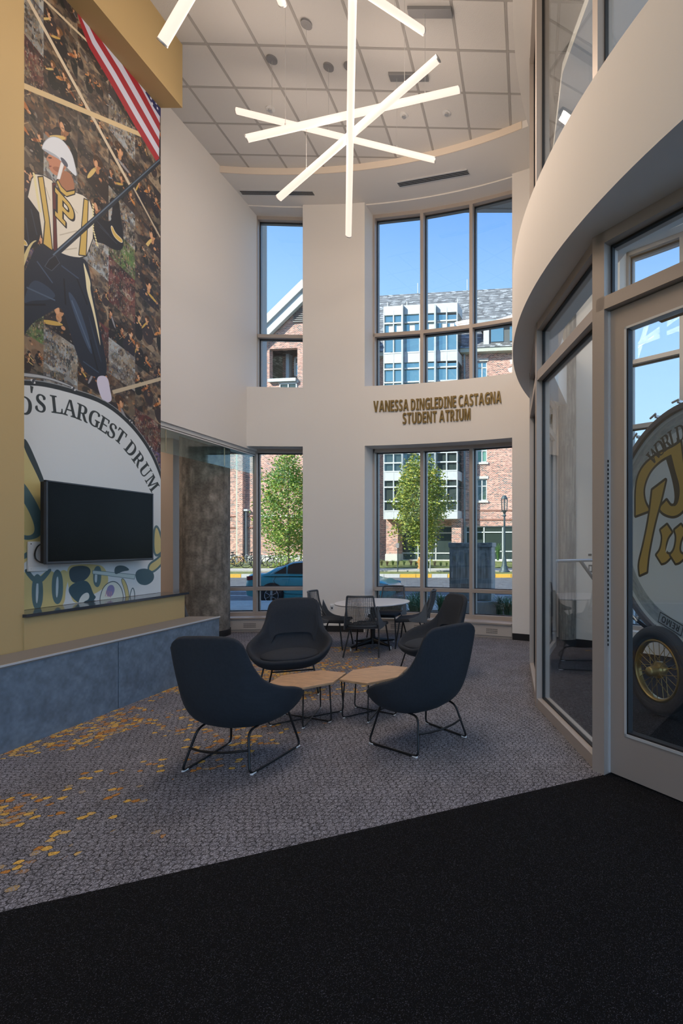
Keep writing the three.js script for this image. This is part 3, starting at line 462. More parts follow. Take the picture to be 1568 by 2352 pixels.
    smooth([[228, 1372], [238, 1344], [262, 1332], [280, 1350], [284, 1386], [262, 1396], [230, 1390]], '#cdd3cb', '#3a4d54', 3); smooth([[276, 1330], [286, 1356], [290, 1390], [298, 1388], [294, 1352], [284, 1328]], tan, '#3a4d54', 2); smooth([[246, 1346], [258, 1342], [264, 1354], [256, 1372], [242, 1368]], '#7d7aa4'); for (let k = 0; k < 4; k++) line([244 + k * 4, 1356 + k], [241 + k * 4, 1370 + k], '#b9868c', 2.5);
    smooth([[262, 1300], [284, 1298], [300, 1310], [280, 1312], [262, 1322]], '#3c545c', null); smooth([[304, 1345], [296, 1372], [304, 1384], [310, 1366]], null, '#4a5f66', 4);
  });
  const g = new THREE.BoxGeometry(MU.d1 - MU.d0, MU.y1 - MU.y0, .008);
  const m = tag(obj('mural', g, mat(1, 1, 1, .55, { map: tex })), 'tall printed mural of a flag bearer, band photographs and a big drum', 'mural');
  m.position.set(MU.X, (MU.y0 + MU.y1) / 2, -(MU.d0 + MU.d1) / 2); m.rotation.y = Math.PI / 2;
}
// ---------------------------------------------------------------- ledge, screen, wall plate, long bench
{
  const led = thing('mural_ledge', 'thin glossy black ledge along the foot of the mural', 'ledge');
  obj('slab', box(-4.85, -4.525, 4.585, 6.70, .968, .996), M.ledge, led);
  const tv = thing('television', 'large black flat television mounted on the mural', 'television', [-4.70, 1.82, -5.62]);
  const W = 1.36, H = .80;
  obj('housing', rbox(.05, H - .02, W - .02, .012, -.035, 0, 0), M.black, tv);
  const bez = mat(.05, .055, .065, .28, { metalness: .5 });
  obj('bezel', [rbox(.03, .016, W, .004, 0, H / 2 - .008, 0), rbox(.034, .026, W, .006, 0, -H / 2 + .013, 0), rbox(.03, H, .016, .004, 0, 0, W / 2 - .008), rbox(.03, H, .016, .004, 0, 0, -W / 2 + .008)], bez, tv);
  obj('screen', rbox(.012, H - .04, W - .03, .002, .004, .005, 0), mat(.0022, .0022, .0026, .2, { specularIntensity: .22 }), tv);
  obj('wall_bracket', [rbox(.06, .4, .5, .01, -.088, 0, 0)], M.black, tv);
  const pl = thing('cable_wall_plate', 'white recessed cable plate on the mural beside the television', 'wall plate', [-4.83, 1.52, -5.0]);
  obj('plate', rbox(.016, .235, .19, .004, 0, 0, 0), M.white, pl); obj('lower_plate', rbox(.02, .05, .19, .004, .001, -.142, 0), M.white, pl);
  for (const y of [.095, -.14]) obj('screw', rbox(.022, .01, .01, .003, 0, y, .07), M.black, pl);
  const cb = tag(obj('television_cable', sweep(spline([P(-4.72, 5.02, 1.62), P(-4.76, 4.955, 1.61), P(-4.80, 4.95, 1.55), P(-4.80, 4.955, 1.47), P(-4.76, 4.99, 1.43), P(-4.72, 5.04, 1.44)], 24), .006, 6), M.black), 'thin black cable looping out from behind the television', 'cable');
  const b = thing('bench', 'long grey panelled bench running along the gold wall', 'bench');
  obj('seat_slab', box(-4.548, -4.15, -3.2, 6.72, .655, .68), M.benchTop, b);
  obj('edge_strip', box(-4.155, -4.143, -3.2, 6.726, .668, .683), M.nosing, b);
  const fab = dataTex(512, 512, (x, y) => { const v = 205 + 34 * (vnoise(x / 40, y / 40, 13, 61) - .5) + 26 * (vnoise(x / 12, y / 12, 43, 62) - .5) + 16 * (hash(x, y, 63) - .5); return [v, v, v]; });
  const fm = mat(.215, .295, .395, .75, { map: fab });
  for (const [p, q] of [[-3.2, -1.3], [-1.29, .3], [.31, 1.9], [1.91, 3.5], [3.51, 5.115], [5.125, 6.715]]) obj('panel', metreUV(box(-4.2, -4.152, p, q, 0, .655)), fm, b);
  obj('panel', metreUV(box(-4.545, -4.2, 6.68, 6.715, 0, .655)), fm, b);
}
// ---------------------------------------------------------------- glass smoke curtain under the left wall
{
  const sc = thing('glass_smoke_curtain', 'clear glass panels hanging below the edge of the white upper wall', 'glass panel');
  [[6.66, 7.56], [7.575, 8.96], [8.975, 10.05]].forEach(([a, b]) => obj('pane', box(-5.458, -5.446, a, b, 2.93, 3.30), M.curtainGlass, sc));
  for (const d of [7.5675, 8.9675]) obj('joint', box(-5.456, -5.448, d - .006, d + .006, 2.95, 3.3), mat(.5, .42, .3, .3, { metalness: .5 }), sc);
  obj('channel', box(-5.475, -5.43, 6.66, 10.05, 3.27, 3.30), M.frameLight, sc);
}
// ---------------------------------------------------------------- raised lettering on the curved wall
{
  const font = await new FontLoader().loadAsync('fonts/droid/droid_sans_bold.typeface.json');
  const sign = thing('wall_lettering', 'raised bronze letters naming the student atrium on the curved wall', 'sign');
  const put = (str, y, h, f0, f1) => {
    const size = h / .72, gs = [...str].map((ch) => ch === ' ' ? null : new TextGeometry(ch, { font, size, depth: .022, curveSegments: 5, bevelEnabled: false }));
    const sx = .70, adv = [...str].map((ch, i) => { if (!gs[i]) return h * .30; gs[i].computeBoundingBox(); return (gs[i].boundingBox.max.x - gs[i].boundingBox.min.x) * sx + h * .15; }), tot = adv.reduce((a, b) => a + b, 0), arc = (f1 - f0) * deg * BR, k = arc / tot;
    let s = 0; [...str].forEach((ch, i) => { const w = adv[i] * k; if (gs[i]) { const f = f0 + (s + w / 2) / BR / deg, bb = gs[i].boundingBox; gs[i].translate(-(bb.min.x + bb.max.x) / 2, 0, 0); gs[i].scale(sx * k, 1, 1); const m = obj('letter', gs[i], M.letter, sign), [X, d] = onBack(f, BR - .006); m.position.set(X, y, -d + .0); m.rotation.y = -f * deg; m.position.add(V3(0, 0, 0)); } s += w; });
  };
  put('VANESSA DINGLEDINE CASTAGNA', 4.005, .145, 7.8, 22.3);
  put('STUDENT ATRIUM', 3.765, .145, 11.1, 18.85);
}
// ---------------------------------------------------------------- lounge chairs
const facing = (fx, fd) => Math.atan2(fx, -fd);
const weave = dataTex(256, 256, (x, y) => { const v = 190 + 40 * (((x >> 1) + (y >> 1)) & 1) + 40 * (hash(x, y, 71) - .5) + 24 * (vnoise(x / 20, y / 20, 13, 72) - .5); return [v, v, v]; });
const fabric = (r, g, b) => { const t = weave.clone(); t.repeat.set(6, 6); t.needsUpdate = true; return mat(r, g, b, .9, { map: t, bumpMap: t, bumpScale: .0006, sheen: .35, sheenColor: new THREE.Color(r * 2.2, g * 2.2, b * 2.2), sheenRoughness: .6 }); };
const lounge = (() => {
  const t = thing('lounge_chair', '', 'chair');
  const half = [[0, .375, .345], [.18, .38, .335], [.31, .41, .28], [.40, .475, .16], [.425, .528, .02], [.398, .566, -.11], [.338, .63, -.215], [.298, .74, -.285], [.282, .84, -.33], [.264, .912, -.362], [.212, .953, -.382], [.11, .963, -.392], [0, .965, -.394]];
  const ring = [...half.map(([x, y, z]) => V3(x, y, z)), ...half.slice(1, -1).reverse().map(([x, y, z]) => V3(-x, y, z))];
  const curve = new THREE.CatmullRomCurve3(ring, true, 'centripetal'), NU = 72, rim = Array.from({ length: NU + 1 }, (_, i) => curve.getPointAt((i % NU) / NU));
  const bez = (a, b, c, d, t) => { const s = 1 - t; return V3(0, 0, 0).addScaledVector(a, s * s * s).addScaledVector(b, 3 * s * s * t).addScaledVector(c, 3 * s * t * t).addScaledVector(d, t * t * t); };
  const prof = rim.map((R) => {
    const a = Math.atan2(R.z + .02, R.x), E = V3(.26 * Math.cos(a), 0, .24 * Math.sin(a)), at2 = (k, y) => V3(E.x * k, y, E.z * k - .02), inn = V3(-R.x, 0, -.02 - R.z).normalize();
    const mid = at2(1.28, 0).lerp(R, .5); const o = [at2(.01, .262), at2(1.2, .258), V3(mid.x, .262 + (R.y - .262) * .36, mid.z), R];
    const RI = R.clone().addScaledVector(inn, .055), mi = at2(1.05, 0).lerp(RI, .52); const q = [at2(.01, .36), at2(.98, .352), V3(mi.x, .352 + (RI.y - .352) * .32, mi.z), RI];
    return { o, q, R, RI, inn };
  });
  const rowsO = 14, rowsR = 5, rowsI = 14, rows = rowsO + rowsR + rowsI;
  const surf = gridSurface(NU, rows, (u, v) => { const p = prof[Math.round(u * NU)], j = Math.round(v * rows);
    if (j <= rowsO) return bez(...p.o, j / rowsO);
    if (j < rowsO + rowsR) { const s = (j - rowsO) / rowsR; return p.R.clone().lerp(p.RI, s).add(V3(0, .024 * Math.sin(Math.PI * s), 0)).addScaledVector(p.inn, -.004 * Math.sin(Math.PI * s)); }
    return bez(...p.q, 1 - (j - rowsO - rowsR) / rowsI); }, true);
  { const pp = surf.attributes.position, uv = new Float32Array(pp.count * 2); for (let i = 0; i < pp.count; i++) { uv[i * 2] = pp.getX(i) + pp.getZ(i); uv[i * 2 + 1] = pp.getY(i) + pp.getZ(i) * .3; } surf.setAttribute('uv', new THREE.BufferAttribute(uv, 2)); }
  const cloth = fabric(.027, .034, .047);
  obj('shell', surf, cloth, t);
  { const g = new THREE.SphereGeometry(1, 40, 16); g.scale(.295, .055, .262); g.rotateX(.03); g.translate(0, .405, .045); obj('seat_cushion', g, cloth, t); }
  { const u0 = prof.findIndex((p) => p.R.y > .70), u1 = NU - u0; // padded head roll over the upper back
    const g = gridSurface(u1 - u0, 12, (u, v) => { const p = prof[u0 + Math.round(u * (u1 - u0))], s = lerp(.64, 1.0, v), e = Math.min(1, 6 * Math.min(u, 1 - u)), b = bez(...p.q, s); return b.add(V3(0, 0, 1).multiplyScalar(.024 * Math.sqrt(e) * Math.min(1, (1 - v) * 4 + .15))); });
    obj('head_pad', g, cloth, t); }
  for (const s of [-1, 1]) {
    const f = obj('sled_leg', rod([P(s * .235, -.20, .335), P(s * .295, -.285, .010), P(s * .255, .275, .010), P(s * .195, .20, .285)], .0085, .05, 10, true), M.blackSteel, t);
    for (const [x, z] of [[s * .293, .25], [s * .258, -.24]]) obj('glide', rbox(.02, .012, .05, .004, x, .007, z), M.white, f);
  }
  obj('stretcher', sweep(spline([V3(-.224, .165, -.238), V3(-.11, .158, -.268), V3(0, .156, -.277), V3(.11, .158, -.268), V3(.224, .165, -.238)], 16), .0085, 10), M.blackSteel, t);
  obj('fabric_tag', rbox(.004, .022, .014, .001, .262, .34, -.10), M.white, t);
  return t;
})();
const LG = 'lounge chairs around the wooden tables';
{
  lounge.position.set(-2.26, 0, -3.93); lounge.rotation.y = facing(.10, 1); Object.assign(lounge.userData, { label: 'dark lounge chair seen from behind, nearest the grey bench', group: LG });
  dup(lounge, [-1.0, 0, -4.30], facing(-.80, .60), 'dark lounge chair seen from behind, nearest the glass drum room', LG);
  dup(lounge, [-2.76, 0, -5.74], facing(.34, -.94), 'dark lounge chair facing the camera, in front of the parked car window', LG);
  dup(lounge, [-1.36, 0, -6.36], facing(-.78, -.62), 'dark lounge chair mostly hidden behind another, in front of the round table', LG);
}
// ---------------------------------------------------------------- low hexagonal tables
const oak = dataTex(512, 512, (x, y) => { const st = vnoise(x / 90, y / 3.2, 160, 81) * .5 + vnoise(x / 40, y / 9, 57, 82) * .35 + hash(x >> 3, y, 83) * .15, v = .82 + .3 * (st - .5); return [Math.min(255, 226 * v), 186 * v, 146 * v]; });
const oakMat = (rot) => { const t = oak.clone(); t.rotation = rot; t.repeat.set(1.4, 1.4); t.needsUpdate = true; return mat(1, .95, .9, .45, { map: t }); };
function hexTable(pts, label, rot) {
  const cx = pts.reduce((a, p) => a + p[0], 0) / 6, cd = pts.reduce((a, p) => a + p[1], 0) / 6, t = thing('hexagonal_side_table', label, 'table', [cx, 0, -cd], 0, 'low wooden tables');
  const L = pts.map(([x, d]) => [x - cx, d - cd]);
  obj('table_top', metreUV(merged(prism(L.slice().reverse(), .348, .37, .004))), oakMat(rot), t);
  for (let k = 0; k < 3; k++) { const a = L[k], b = L[k + 3], e = (p, s) => [p[0] * s, p[1] * s]; const [A, A2, B2, B] = [e(a, .86), e(a, .93), e(b, .93), e(b, .86)];
    const lg = obj('wire_leg', rod([P(A[0], A[1], .35), P(A2[0], A2[1], .009 + k * .001), P(B2[0], B2[1], .009 + k * .001), P(B[0], B[1], .35)], .0065, .04), M.blackSteel, t);
    for (const q of [A2, B2]) { const g = rbox(.016, .008, .035, .003, q[0] * .93, .006, -q[1] * .93); obj('glide', g, M.white, lg); } }
  obj('under_frame', [beam(P(L[0][0] * .85, L[0][1] * .85, .343), P(L[3][0] * .85, L[3][1] * .85, .343), .02, .008), beam(P(L[1][0] * .85, L[1][1] * .85, .343), P(L[4][0] * .85, L[4][1] * .85, .343), .02, .008)], M.blackSteel, t);
}
hexTable([[-2.445, 4.61], [-2.47, 4.95], [-2.18, 5.16], [-1.896, 5.05], [-1.885, 4.71], [-2.08, 4.53]], 'low hexagonal oak table nearer the grey bench', .25);
hexTable([[-1.868, 4.81], [-1.872, 5.17], [-1.6, 5.37], [-1.36, 5.28], [-1.355, 4.90], [-1.565, 4.67]], 'low hexagonal oak table nearer the glass drum room', -.1);
// ---------------------------------------------------------------- round meeting table
{
  const t = thing('round_table', 'round white pedestal table near the tall windows', 'table', [-2.665, 0, -8.22]);
  const g = new THREE.LatheGeometry([[0, .674], [.545, .674], [.560, .68], [.566, .69], [.562, .699], [.55, .702], [0, .702]].map(([x, y]) => new THREE.Vector2(x, y)), 72); obj('table_top', g, mat(.60, .60, .62, .35), t);
  obj('top_plate', rbox(.36, .012, .36, .004, 0, .668, 0), M.blackSteel, t);
  const c = new THREE.CylinderGeometry(.038, .038, .60, 24); c.translate(0, .365, 0); obj('pedestal', c, M.blackSteel, t);
  for (let k = 0; k < 4; k++) { const a = (k * 90 + 33) * deg, dir = V3(Math.cos(a), 0, Math.sin(a)), f = obj('foot', gridSurface(8, 10, (u, v) => { const w = u * 2 * Math.PI, s = .02 + v * .40, hh = lerp(.05, .016, v), ww = lerp(.034, .02, v), y = lerp(.10, .045, v); return V3(0, y + hh * Math.sin(w), 0).addScaledVector(dir, s).addScaledVector(V3(-dir.z, 0, dir.x), ww * Math.cos(w)); }), M.blackSteel, t);
    const e = dir.clone().multiplyScalar(.41); obj('leveller', sweep([e.clone().setY(0), e.clone().setY(.05)], .016, 10), M.nickel, f); }
  const hub = new THREE.CylinderGeometry(.055, .06, .09, 20); hub.translate(0, .09, 0); obj('hub', hub, M.blackSteel, t);
}
// ---------------------------------------------------------------- mesh-back side chairs
const side = (() => {
  const t = thing('mesh_back_chair', '', 'chair'), dk = mat(.062, .068, .078, .55), seatM = fabric(.022, .026, .034);
  { const g = new RoundedBoxGeometry(.47, .05, .45, 4, .024); const p = g.attributes.position; for (let i = 0; i < p.count; i++) { const x = p.getX(i), z = p.getZ(i); p.setY(i, p.getY(i) - .02 * Math.max(0, z / .225) ** 2 - .5 * x * x * .2); } g.computeVertexNormals(); g.translate(0, .445, .02); obj('seat', g, seatM, t); }
  const S = (u, v) => V3(u * lerp(.245, .185, Math.max(0, v) ** .8), lerp(.44, .875, v), -.235 - .125 * v + .06 * u * u - .03 * Math.sin(Math.PI * v));
  const edge = []; for (let i = 0; i <= 10; i++) edge.push(S(-1 + i / 5, 0)); for (let i = 1; i <= 12; i++) edge.push(S(1, i / 12)); for (let i = 1; i <= 10; i++) edge.push(S(1 - i / 5, 1)); for (let i = 1; i < 12; i++) edge.push(S(-1, 1 - i / 12));
  obj('back_frame', sweep(bent(edge, .02, true, 2), .0135, 8, true), dk, t);
  const st = []; const line = (f, n = 14) => st.push(sweep(Array.from({ length: n + 1 }, (_, i) => f(i / n)), .0038, 4));
  for (let k = 1; k < 17; k++) { const u = -1 + k / 8.5; line((s) => S(u * (1 - .25 * Math.sin(Math.PI * s) * (1 - Math.abs(u)) * 2), s)); }
  for (let k = 1; k < 22; k++) { const v = k / 22; line((s) => S(s * 2 - 1, v + .02 * (1 - (2 * s - 1) ** 2))); }
  obj('back_mesh', st, dk, t).userData.kind = 'stuff';
  const low = gridSurface(16, 4, (u, v) => S(u * 2 - 1, lerp(-.10, .06, v)).add(V3(0, 0, .002))); obj('lower_back', low, dk, t);
  for (const s of [-1, 1]) {
    const sh = new THREE.Shape(); sh.moveTo(-.24, .395); sh.quadraticCurveTo(-.10, .40, .02, .425); sh.lineTo(.03, .455); sh.quadraticCurveTo(-.10, .47, -.16, .56); sh.lineTo(-.225, .72); sh.lineTo(-.25, .55); sh.closePath();
    const g = new THREE.ExtrudeGeometry(sh, { depth: .010, bevelEnabled: true, bevelSize: .003, bevelThickness: .003, bevelSegments: 1 }); g.rotateY(-Math.PI / 2); g.translate(s * .252 + .005, 0, 0); const p = g.attributes.position; for (let i = 0; i < p.count; i++) { const y = p.getY(i); p.setX(i, p.getX(i) - s * Math.max(0, y - .45) * .11); } g.computeVertexNormals(); obj('side_wing', g, dk, t);
    obj('leg', rod([V3(s * .19, .425, .12), V3(s * .21, .418, .175), V3(s * .255, 0, .235)], .011, .03), M.blackSteel, t);
    obj('leg', rod([V3(s * .19, .425, -.06), V3(s * .205, .418, -.12), V3(s * .255, 0, -.27)], .011, .03), M.blackSteel, t);
  }
  obj('seat_frame', [rod([V3(-.19, .422, .12), V3(.19, .422, .12)], .010), rod([V3(-.19, .422, -.06), V3(.19, .422, -.06)], .010)], M.blackSteel, t);
  return t;
})();
{
  const grp = 'mesh chairs at the round table';
  side.position.set(-2.56, 0, -7.66); side.rotation.y = facing(.02, 1); Object.assign(side.userData, { label: 'dark mesh-back chair with its back to the camera at the round table', group: grp });
  dup(side, [-3.27, 0, -8.15], facing(1, .05), 'dark mesh-back chair against the wall pier, facing right across the round table', grp);
  dup(side, [-2.62, 0, -8.80], facing(-.1, -1), 'dark mesh-back chair on the window side of the round table, facing the camera', grp);
  dup(side, [-2.05, 0, -8.28], facing(-1, -.12), 'dark mesh-back chair seen side on, behind the hidden lounge chair', grp);
  dup(side, [-5.62, 0, -7.95], facing(-.3, 1), 'dark chair of which only the top shows beside the concrete column', grp);
}
{ // outlet on the pier behind the table
  const [X, d] = onBack(3.2, BR - .004), o = thing('power_outlet', 'white power outlet on the wall pier behind the left mesh chair', 'outlet', [X, .46, -d], 0);
  obj('plate', rbox(.075, .115, .008, .003), M.white, o); obj('adapter', rbox(.05, .045, .035, .006, 0, .02, .02), M.white, o); obj('socket', rbox(.03, .02, .004, .002, 0, -.03, .004), M.black, o);
}
const DRUM = { X: 1.45, d: 4.97, Y: 1.79, r: 1.2, yaw: -58, wheel: [1.10, 4.96] };
// ---------------------------------------------------------------- the big drum on its carriage, inside the glass room
const DY = DRUM.yaw * deg, dU = [Math.cos(DY), Math.sin(DY)], dN = [Math.sin(DY), -Math.cos(DY)];      // along the head, and out of it to the viewer
{
  const t = thing('bass_drum', 'giant white bass drum with painted script on a wheeled carriage behind glass', 'drum', [DRUM.X, 0, -DRUM.d], DY), R = DRUM.r, CYd = DRUM.Y, DEP = 1.0;
  // local axes: x along the head, y up, z out of the head towards the viewer
  const headTex = canvasTex(1536, 1536, (c, W) => {
    const K = W / (2 * R), local = (px, py) => { const k = (px - CX) / F, h = -(py - CY) / F, s = (DRUM.X * dN[0] + DRUM.d * dN[1]) / (k * dN[0] + dN[1]); const X = k * s - DRUM.X, d = s - DRUM.d, Y = EYE + h * s; return [W / 2 + (X * dU[0] + d * dU[1]) * K, W / 2 - (Y - CYd) * K]; };
    c.fillStyle = '#b9c4cb'; c.fillRect(0, 0, W, W);
    c.strokeStyle = '#8d9aa2'; c.lineWidth = .15 * K; c.beginPath(); c.arc(W / 2, W / 2, (R - .125) * K, 0, 7); c.stroke();
    for (let k = 0; k < 900; k++) { const a = rr(0, 6.283), r = (R - rr(.06, .19)) * K; c.fillStyle = `rgba(${60 + rr(0, 40) | 0},${75 + rr(0, 40) | 0},${84 + rr(0, 40) | 0},.10)`; c.beginPath(); c.ellipse(W / 2 + r * Math.cos(a), W / 2 + r * Math.sin(a), rr(8, 40), rr(4, 12), a + 1.57, 0, 7); c.fill(); }
    const path = (pts) => { c.beginPath(); const q = pts.map((p) => local(...p)), n = q.length; c.moveTo((q[n - 1][0] + q[0][0]) / 2, (q[n - 1][1] + q[0][1]) / 2); q.forEach((p, i) => { const b = q[(i + 1) % n]; pts[i][2] ? (c.lineTo(p[0], p[1]), c.lineTo((p[0] + b[0]) / 2, (p[1] + b[1]) / 2)) : c.quadraticCurveTo(p[0], p[1], (p[0] + b[0]) / 2, (p[1] + b[1]) / 2); }); c.closePath(); };
    const z = (x, y, s) => [1440 + x / 4.055, 880 + y / 4.055, s];
    const black = '#17181b', gold = '#a78a45';
    const shape = (pts, fill, ol = 0) => { path(pts); if (ol) { c.strokeStyle = black; c.lineWidth = ol; c.lineJoin = 'round'; c.stroke(); } c.fillStyle = fill; c.fill(); };
    // big capital: bowl, spine and sweep
    shape([z(60, 920), z(120, 760), z(260, 640), z(420, 570), z(490, 520, 1), z(519, 760), z(560, 1000), z(540, 1160), z(440, 1245), z(330, 1215), z(285, 1160, 1), z(355, 1085, 1), z(400, 1150), z(455, 1120), z(465, 1000), z(420, 800), z(400, 640, 1), z(300, 690), z(190, 800), z(130, 960), z(140, 1090), z(190, 1180, 1), z(60, 1230, 1)], gold, 34);
    shape([z(352, 690, 1), z(402, 640, 1), z(440, 800), z(490, 960), z(470, 1120), z(410, 1150), z(440, 1060), z(410, 880)], black);
    shape([z(220, 985, 1), z(345, 890, 1), z(300, 1090), z(240, 1300), z(180, 1600), z(165, 1770, 1), z(100, 1800, 1), z(88, 1700), z(130, 1540), z(190, 1250)], gold, 34);
    // the lower-case letters that follow
    const minim = (x) => { shape([z(x + 70, 1320, 1), z(x + 115, 1390, 1), z(x + 70, 1450), z(x + 50, 1560), z(x + 75, 1610), z(x + 130, 1600, 1), z(x + 60, 1680), z(x + 20, 1690, 1), z(x - 30, 1610, 1), z(x + 10, 1560), z(x + 30, 1440), z(x + 10, 1370, 1)], gold, 30); };
    for (const x of [290, 425, 560, 700, 840]) minim(x); shape([z(372, 1480), z(384, 1490), z(355, 1590), z(345, 1580)], '#c9d2d8');
    shape([z(960, 1250, 1), z(1010, 1230, 1), z(1050, 1500), z(1040, 1640), z(960, 1690, 1), z(930, 1560)], gold, 30); shape([z(1100, 1400), z(1200, 1380), z(1240, 1480), z(1160, 1540), z(1240, 1640), z(1130, 1690), z(1080, 1560)], gold, 30);
    // lettering round the rim
    const words = "WORLD'S LARGEST DRUM", rr2 = (R - .235) * K, a0 = Math.atan2(local(1490, 1025)[1] - W / 2, local(1490, 1025)[0] - W / 2), a1 = Math.atan2(local(1561, 970)[1] - W / 2, local(1561, 970)[0] - W / 2), step = (a1 - a0) / 4;
    c.fillStyle = '#23272c'; c.textAlign = 'center'; c.textBaseline = 'middle'; c.font = 'bold ' + Math.round(.235 * K) + 'px serif';
    [...words].forEach((ch, i) => { const a = a0 + step * i * .96; c.save(); c.translate(W / 2 + rr2 * Math.cos(a), W / 2 + rr2 * Math.sin(a)); c.rotate(a + Math.PI / 2); c.scale(.78, 1); c.fillText(ch, 0, 0); c.restore(); });
    // maker's mark, upside down at the foot of the head
    const m = local(1537, 1441), ma = Math.atan2(m[1] - W / 2, m[0] - W / 2); c.save(); c.translate(...m); c.rotate(ma + Math.PI / 2); c.strokeStyle = '#1a1b1e'; c.lineWidth = 6; c.strokeRect(-.17 * K, -.055 * K, .34 * K, .11 * K); c.font = 'bold ' + Math.round(.095 * K) + 'px sans-serif'; c.fillText('REMO', 0, 0); for (const x of [-.1, .02, .13]) { c.beginPath(); c.arc(x * K, -.10 * K, .06 * K, Math.PI, 0); c.stroke(); } c.restore();
  });
  const g = new THREE.CircleGeometry(R - .045, 96); g.translate(0, CYd, 0); obj('drum_head', g, mat(1, 1, 1, .35, { map: headTex }), t);
  const hoop = (z0, rad, w, dp) => { const h = new THREE.LatheGeometry([[rad - w, dp], [rad - .004, dp], [rad, dp - .006], [rad, -dp], [rad - w, -dp], [rad - w, dp]].map(([x, y]) => new THREE.Vector2(x, y)), 96); h.rotateX(Math.PI / 2); h.translate(0, CYd, z0); return h; };
  const hp = mat(.09, .09, .105, .3); obj('hoop', hoop(0, R, .055, .045), hp, t); obj('hoop', hoop(-DEP, R, .055, .045), hp, t);
  const sh = new THREE.CylinderGeometry(R - .06, R - .06, DEP, 96, 1, true); sh.rotateX(Math.PI / 2); sh.translate(0, CYd, -DEP / 2); obj('shell', sh, mat(.55, .55, .55, .35), t);
  { const b = new THREE.CircleGeometry(R - .045, 96); b.translate(0, CYd, -DEP); obj('drum_head', b, mat(.55, .6, .64, .4), t); }
  for (let k = 0; k < 24; k++) { const a = (k + .5) / 24 * 2 * Math.PI, q = V3(Math.cos(a) * (R + .018), CYd + Math.sin(a) * (R + .018), 0), o = V3(Math.cos(a), Math.sin(a), 0), tn = V3(-o.y, o.x, 0);
    const h = obj('tension_claw', [sweep([q.clone().add(V3(0, 0, .06)), q.clone().add(V3(0, 0, -DEP / 2))], .008, 6), rbox(.03, .03, .06, .006, q.x, q.y, .03)], M.nickel, t); obj('t_handle', sweep([q.clone().add(V3(0, 0, .09)).addScaledVector(tn, -.045), q.clone().add(V3(0, 0, .09)).addScaledVector(tn, .045)], .011, 8), M.nickel, h); }
  // carriage: two spoked wheels on one axle, cradle and pull handle
  const brass = mat(.36, .25, .09, .32, { metalness: .75 }), rub = mat(.018, .018, .02, .75), blk = M.blackSteel, WR2 = .418;
  const tread = dataTex(256, 64, (x, y) => { const v = ((x + (y > 20 && y < 44 ? 6 : 0)) % 14 < 3) || y === 20 || y === 44 ? 40 : 210; return [v, v, v]; }, false); tread.repeat.set(6, 1);
  const wheel = (x, z) => {
    const w = new THREE.Group(); w.name = 'wheel'; w.position.set(x, WR2, z); t.add(w);
    const tire = new THREE.TorusGeometry(WR2 - .062, .062, 20, 72); const m = rub.clone(); m.bumpMap = tread; m.bumpScale = .006; const uv = tire.attributes.uv; for (let i = 0; i < uv.count; i++) uv.setXY(i, uv.getX(i) * 4, uv.getY(i) * 2); tire.scale(1, 1, 1.15); obj('tire', tire, m, w);
    const rim = new THREE.LatheGeometry([[.272, -.035], [.288, -.04], [.306, -.02], [.306, .02], [.288, .04], [.272, .035], [.262, 0], [.272, -.035]].map(([a, b]) => new THREE.Vector2(a, b)), 60); rim.rotateX(Math.PI / 2); obj('rim', rim, brass, w);
    const hub = new THREE.LatheGeometry([[0, -.09], [.045, -.09], [.05, -.06], [.075, -.05], [.08, 0], [.075, .03], [.05, .045], [.045, .11], [.04, .13], [0, .135]].map(([a, b]) => new THREE.Vector2(a, b)), 36); hub.rotateX(Math.PI / 2); obj('hub', hub, brass, w);
    for (let k = 0; k < 28; k++) { const a = k / 28 * 2 * Math.PI, b = a + (k % 2 ? .5 : -.5), zz = k % 4 < 2 ? .05 : -.05; obj('spoke', sweep([V3(.06 * Math.cos(b), .06 * Math.sin(b), zz), V3(.276 * Math.cos(a), .276 * Math.sin(a), zz * .2)], .0032, 5), brass, w); }
  };
  const wz = ((DRUM.wheel[0] - DRUM.X) * dN[0] + (DRUM.wheel[1] - DRUM.d) * dN[1]), wx = ((DRUM.wheel[0] - DRUM.X) * dU[0] + (DRUM.wheel[1] - DRUM.d) * dU[1]);
  wheel(wx, wz); wheel(wx, -DEP - wz);
  obj('axle', sweep([V3(wx, WR2, wz + .12), V3(wx, WR2, -DEP - wz - .12)], .02, 10), blk, t);
  for (const z of [-.12, -DEP + .12]) { obj('cradle', sweep(Array.from({ length: 25 }, (_, i) => { const a = (-140 + i * 100 / 24) * deg; return V3(Math.cos(a) * (R + .04), CYd + Math.sin(a) * (R + .04), z); }), .03, 8), blk, t); obj('strut', [beam(V3(wx, WR2, z), V3(-.5, CYd - 1.08, z), .05, .05), beam(V3(wx, WR2, z), V3(.5, CYd - 1.08, z), .05, .05)], blk, t); }
  const hx = -1.75, hz = .06, hb = -DEP * .5; // handle
  obj('pull_shaft', [rod([V3(hx, 1.40, hz), V3(hx + .34, 1.02, hz - .1), V3(-.85, .62, lerp(hz, hb, .6)), V3(-.2, WR2, hb)], .022, .08)], blk, t); obj('pull_bar', sweep([V3(hx, 1.41, hz - .36), V3(hx, 1.41, hz + .36)], .02, 10), M.metal, t);
}
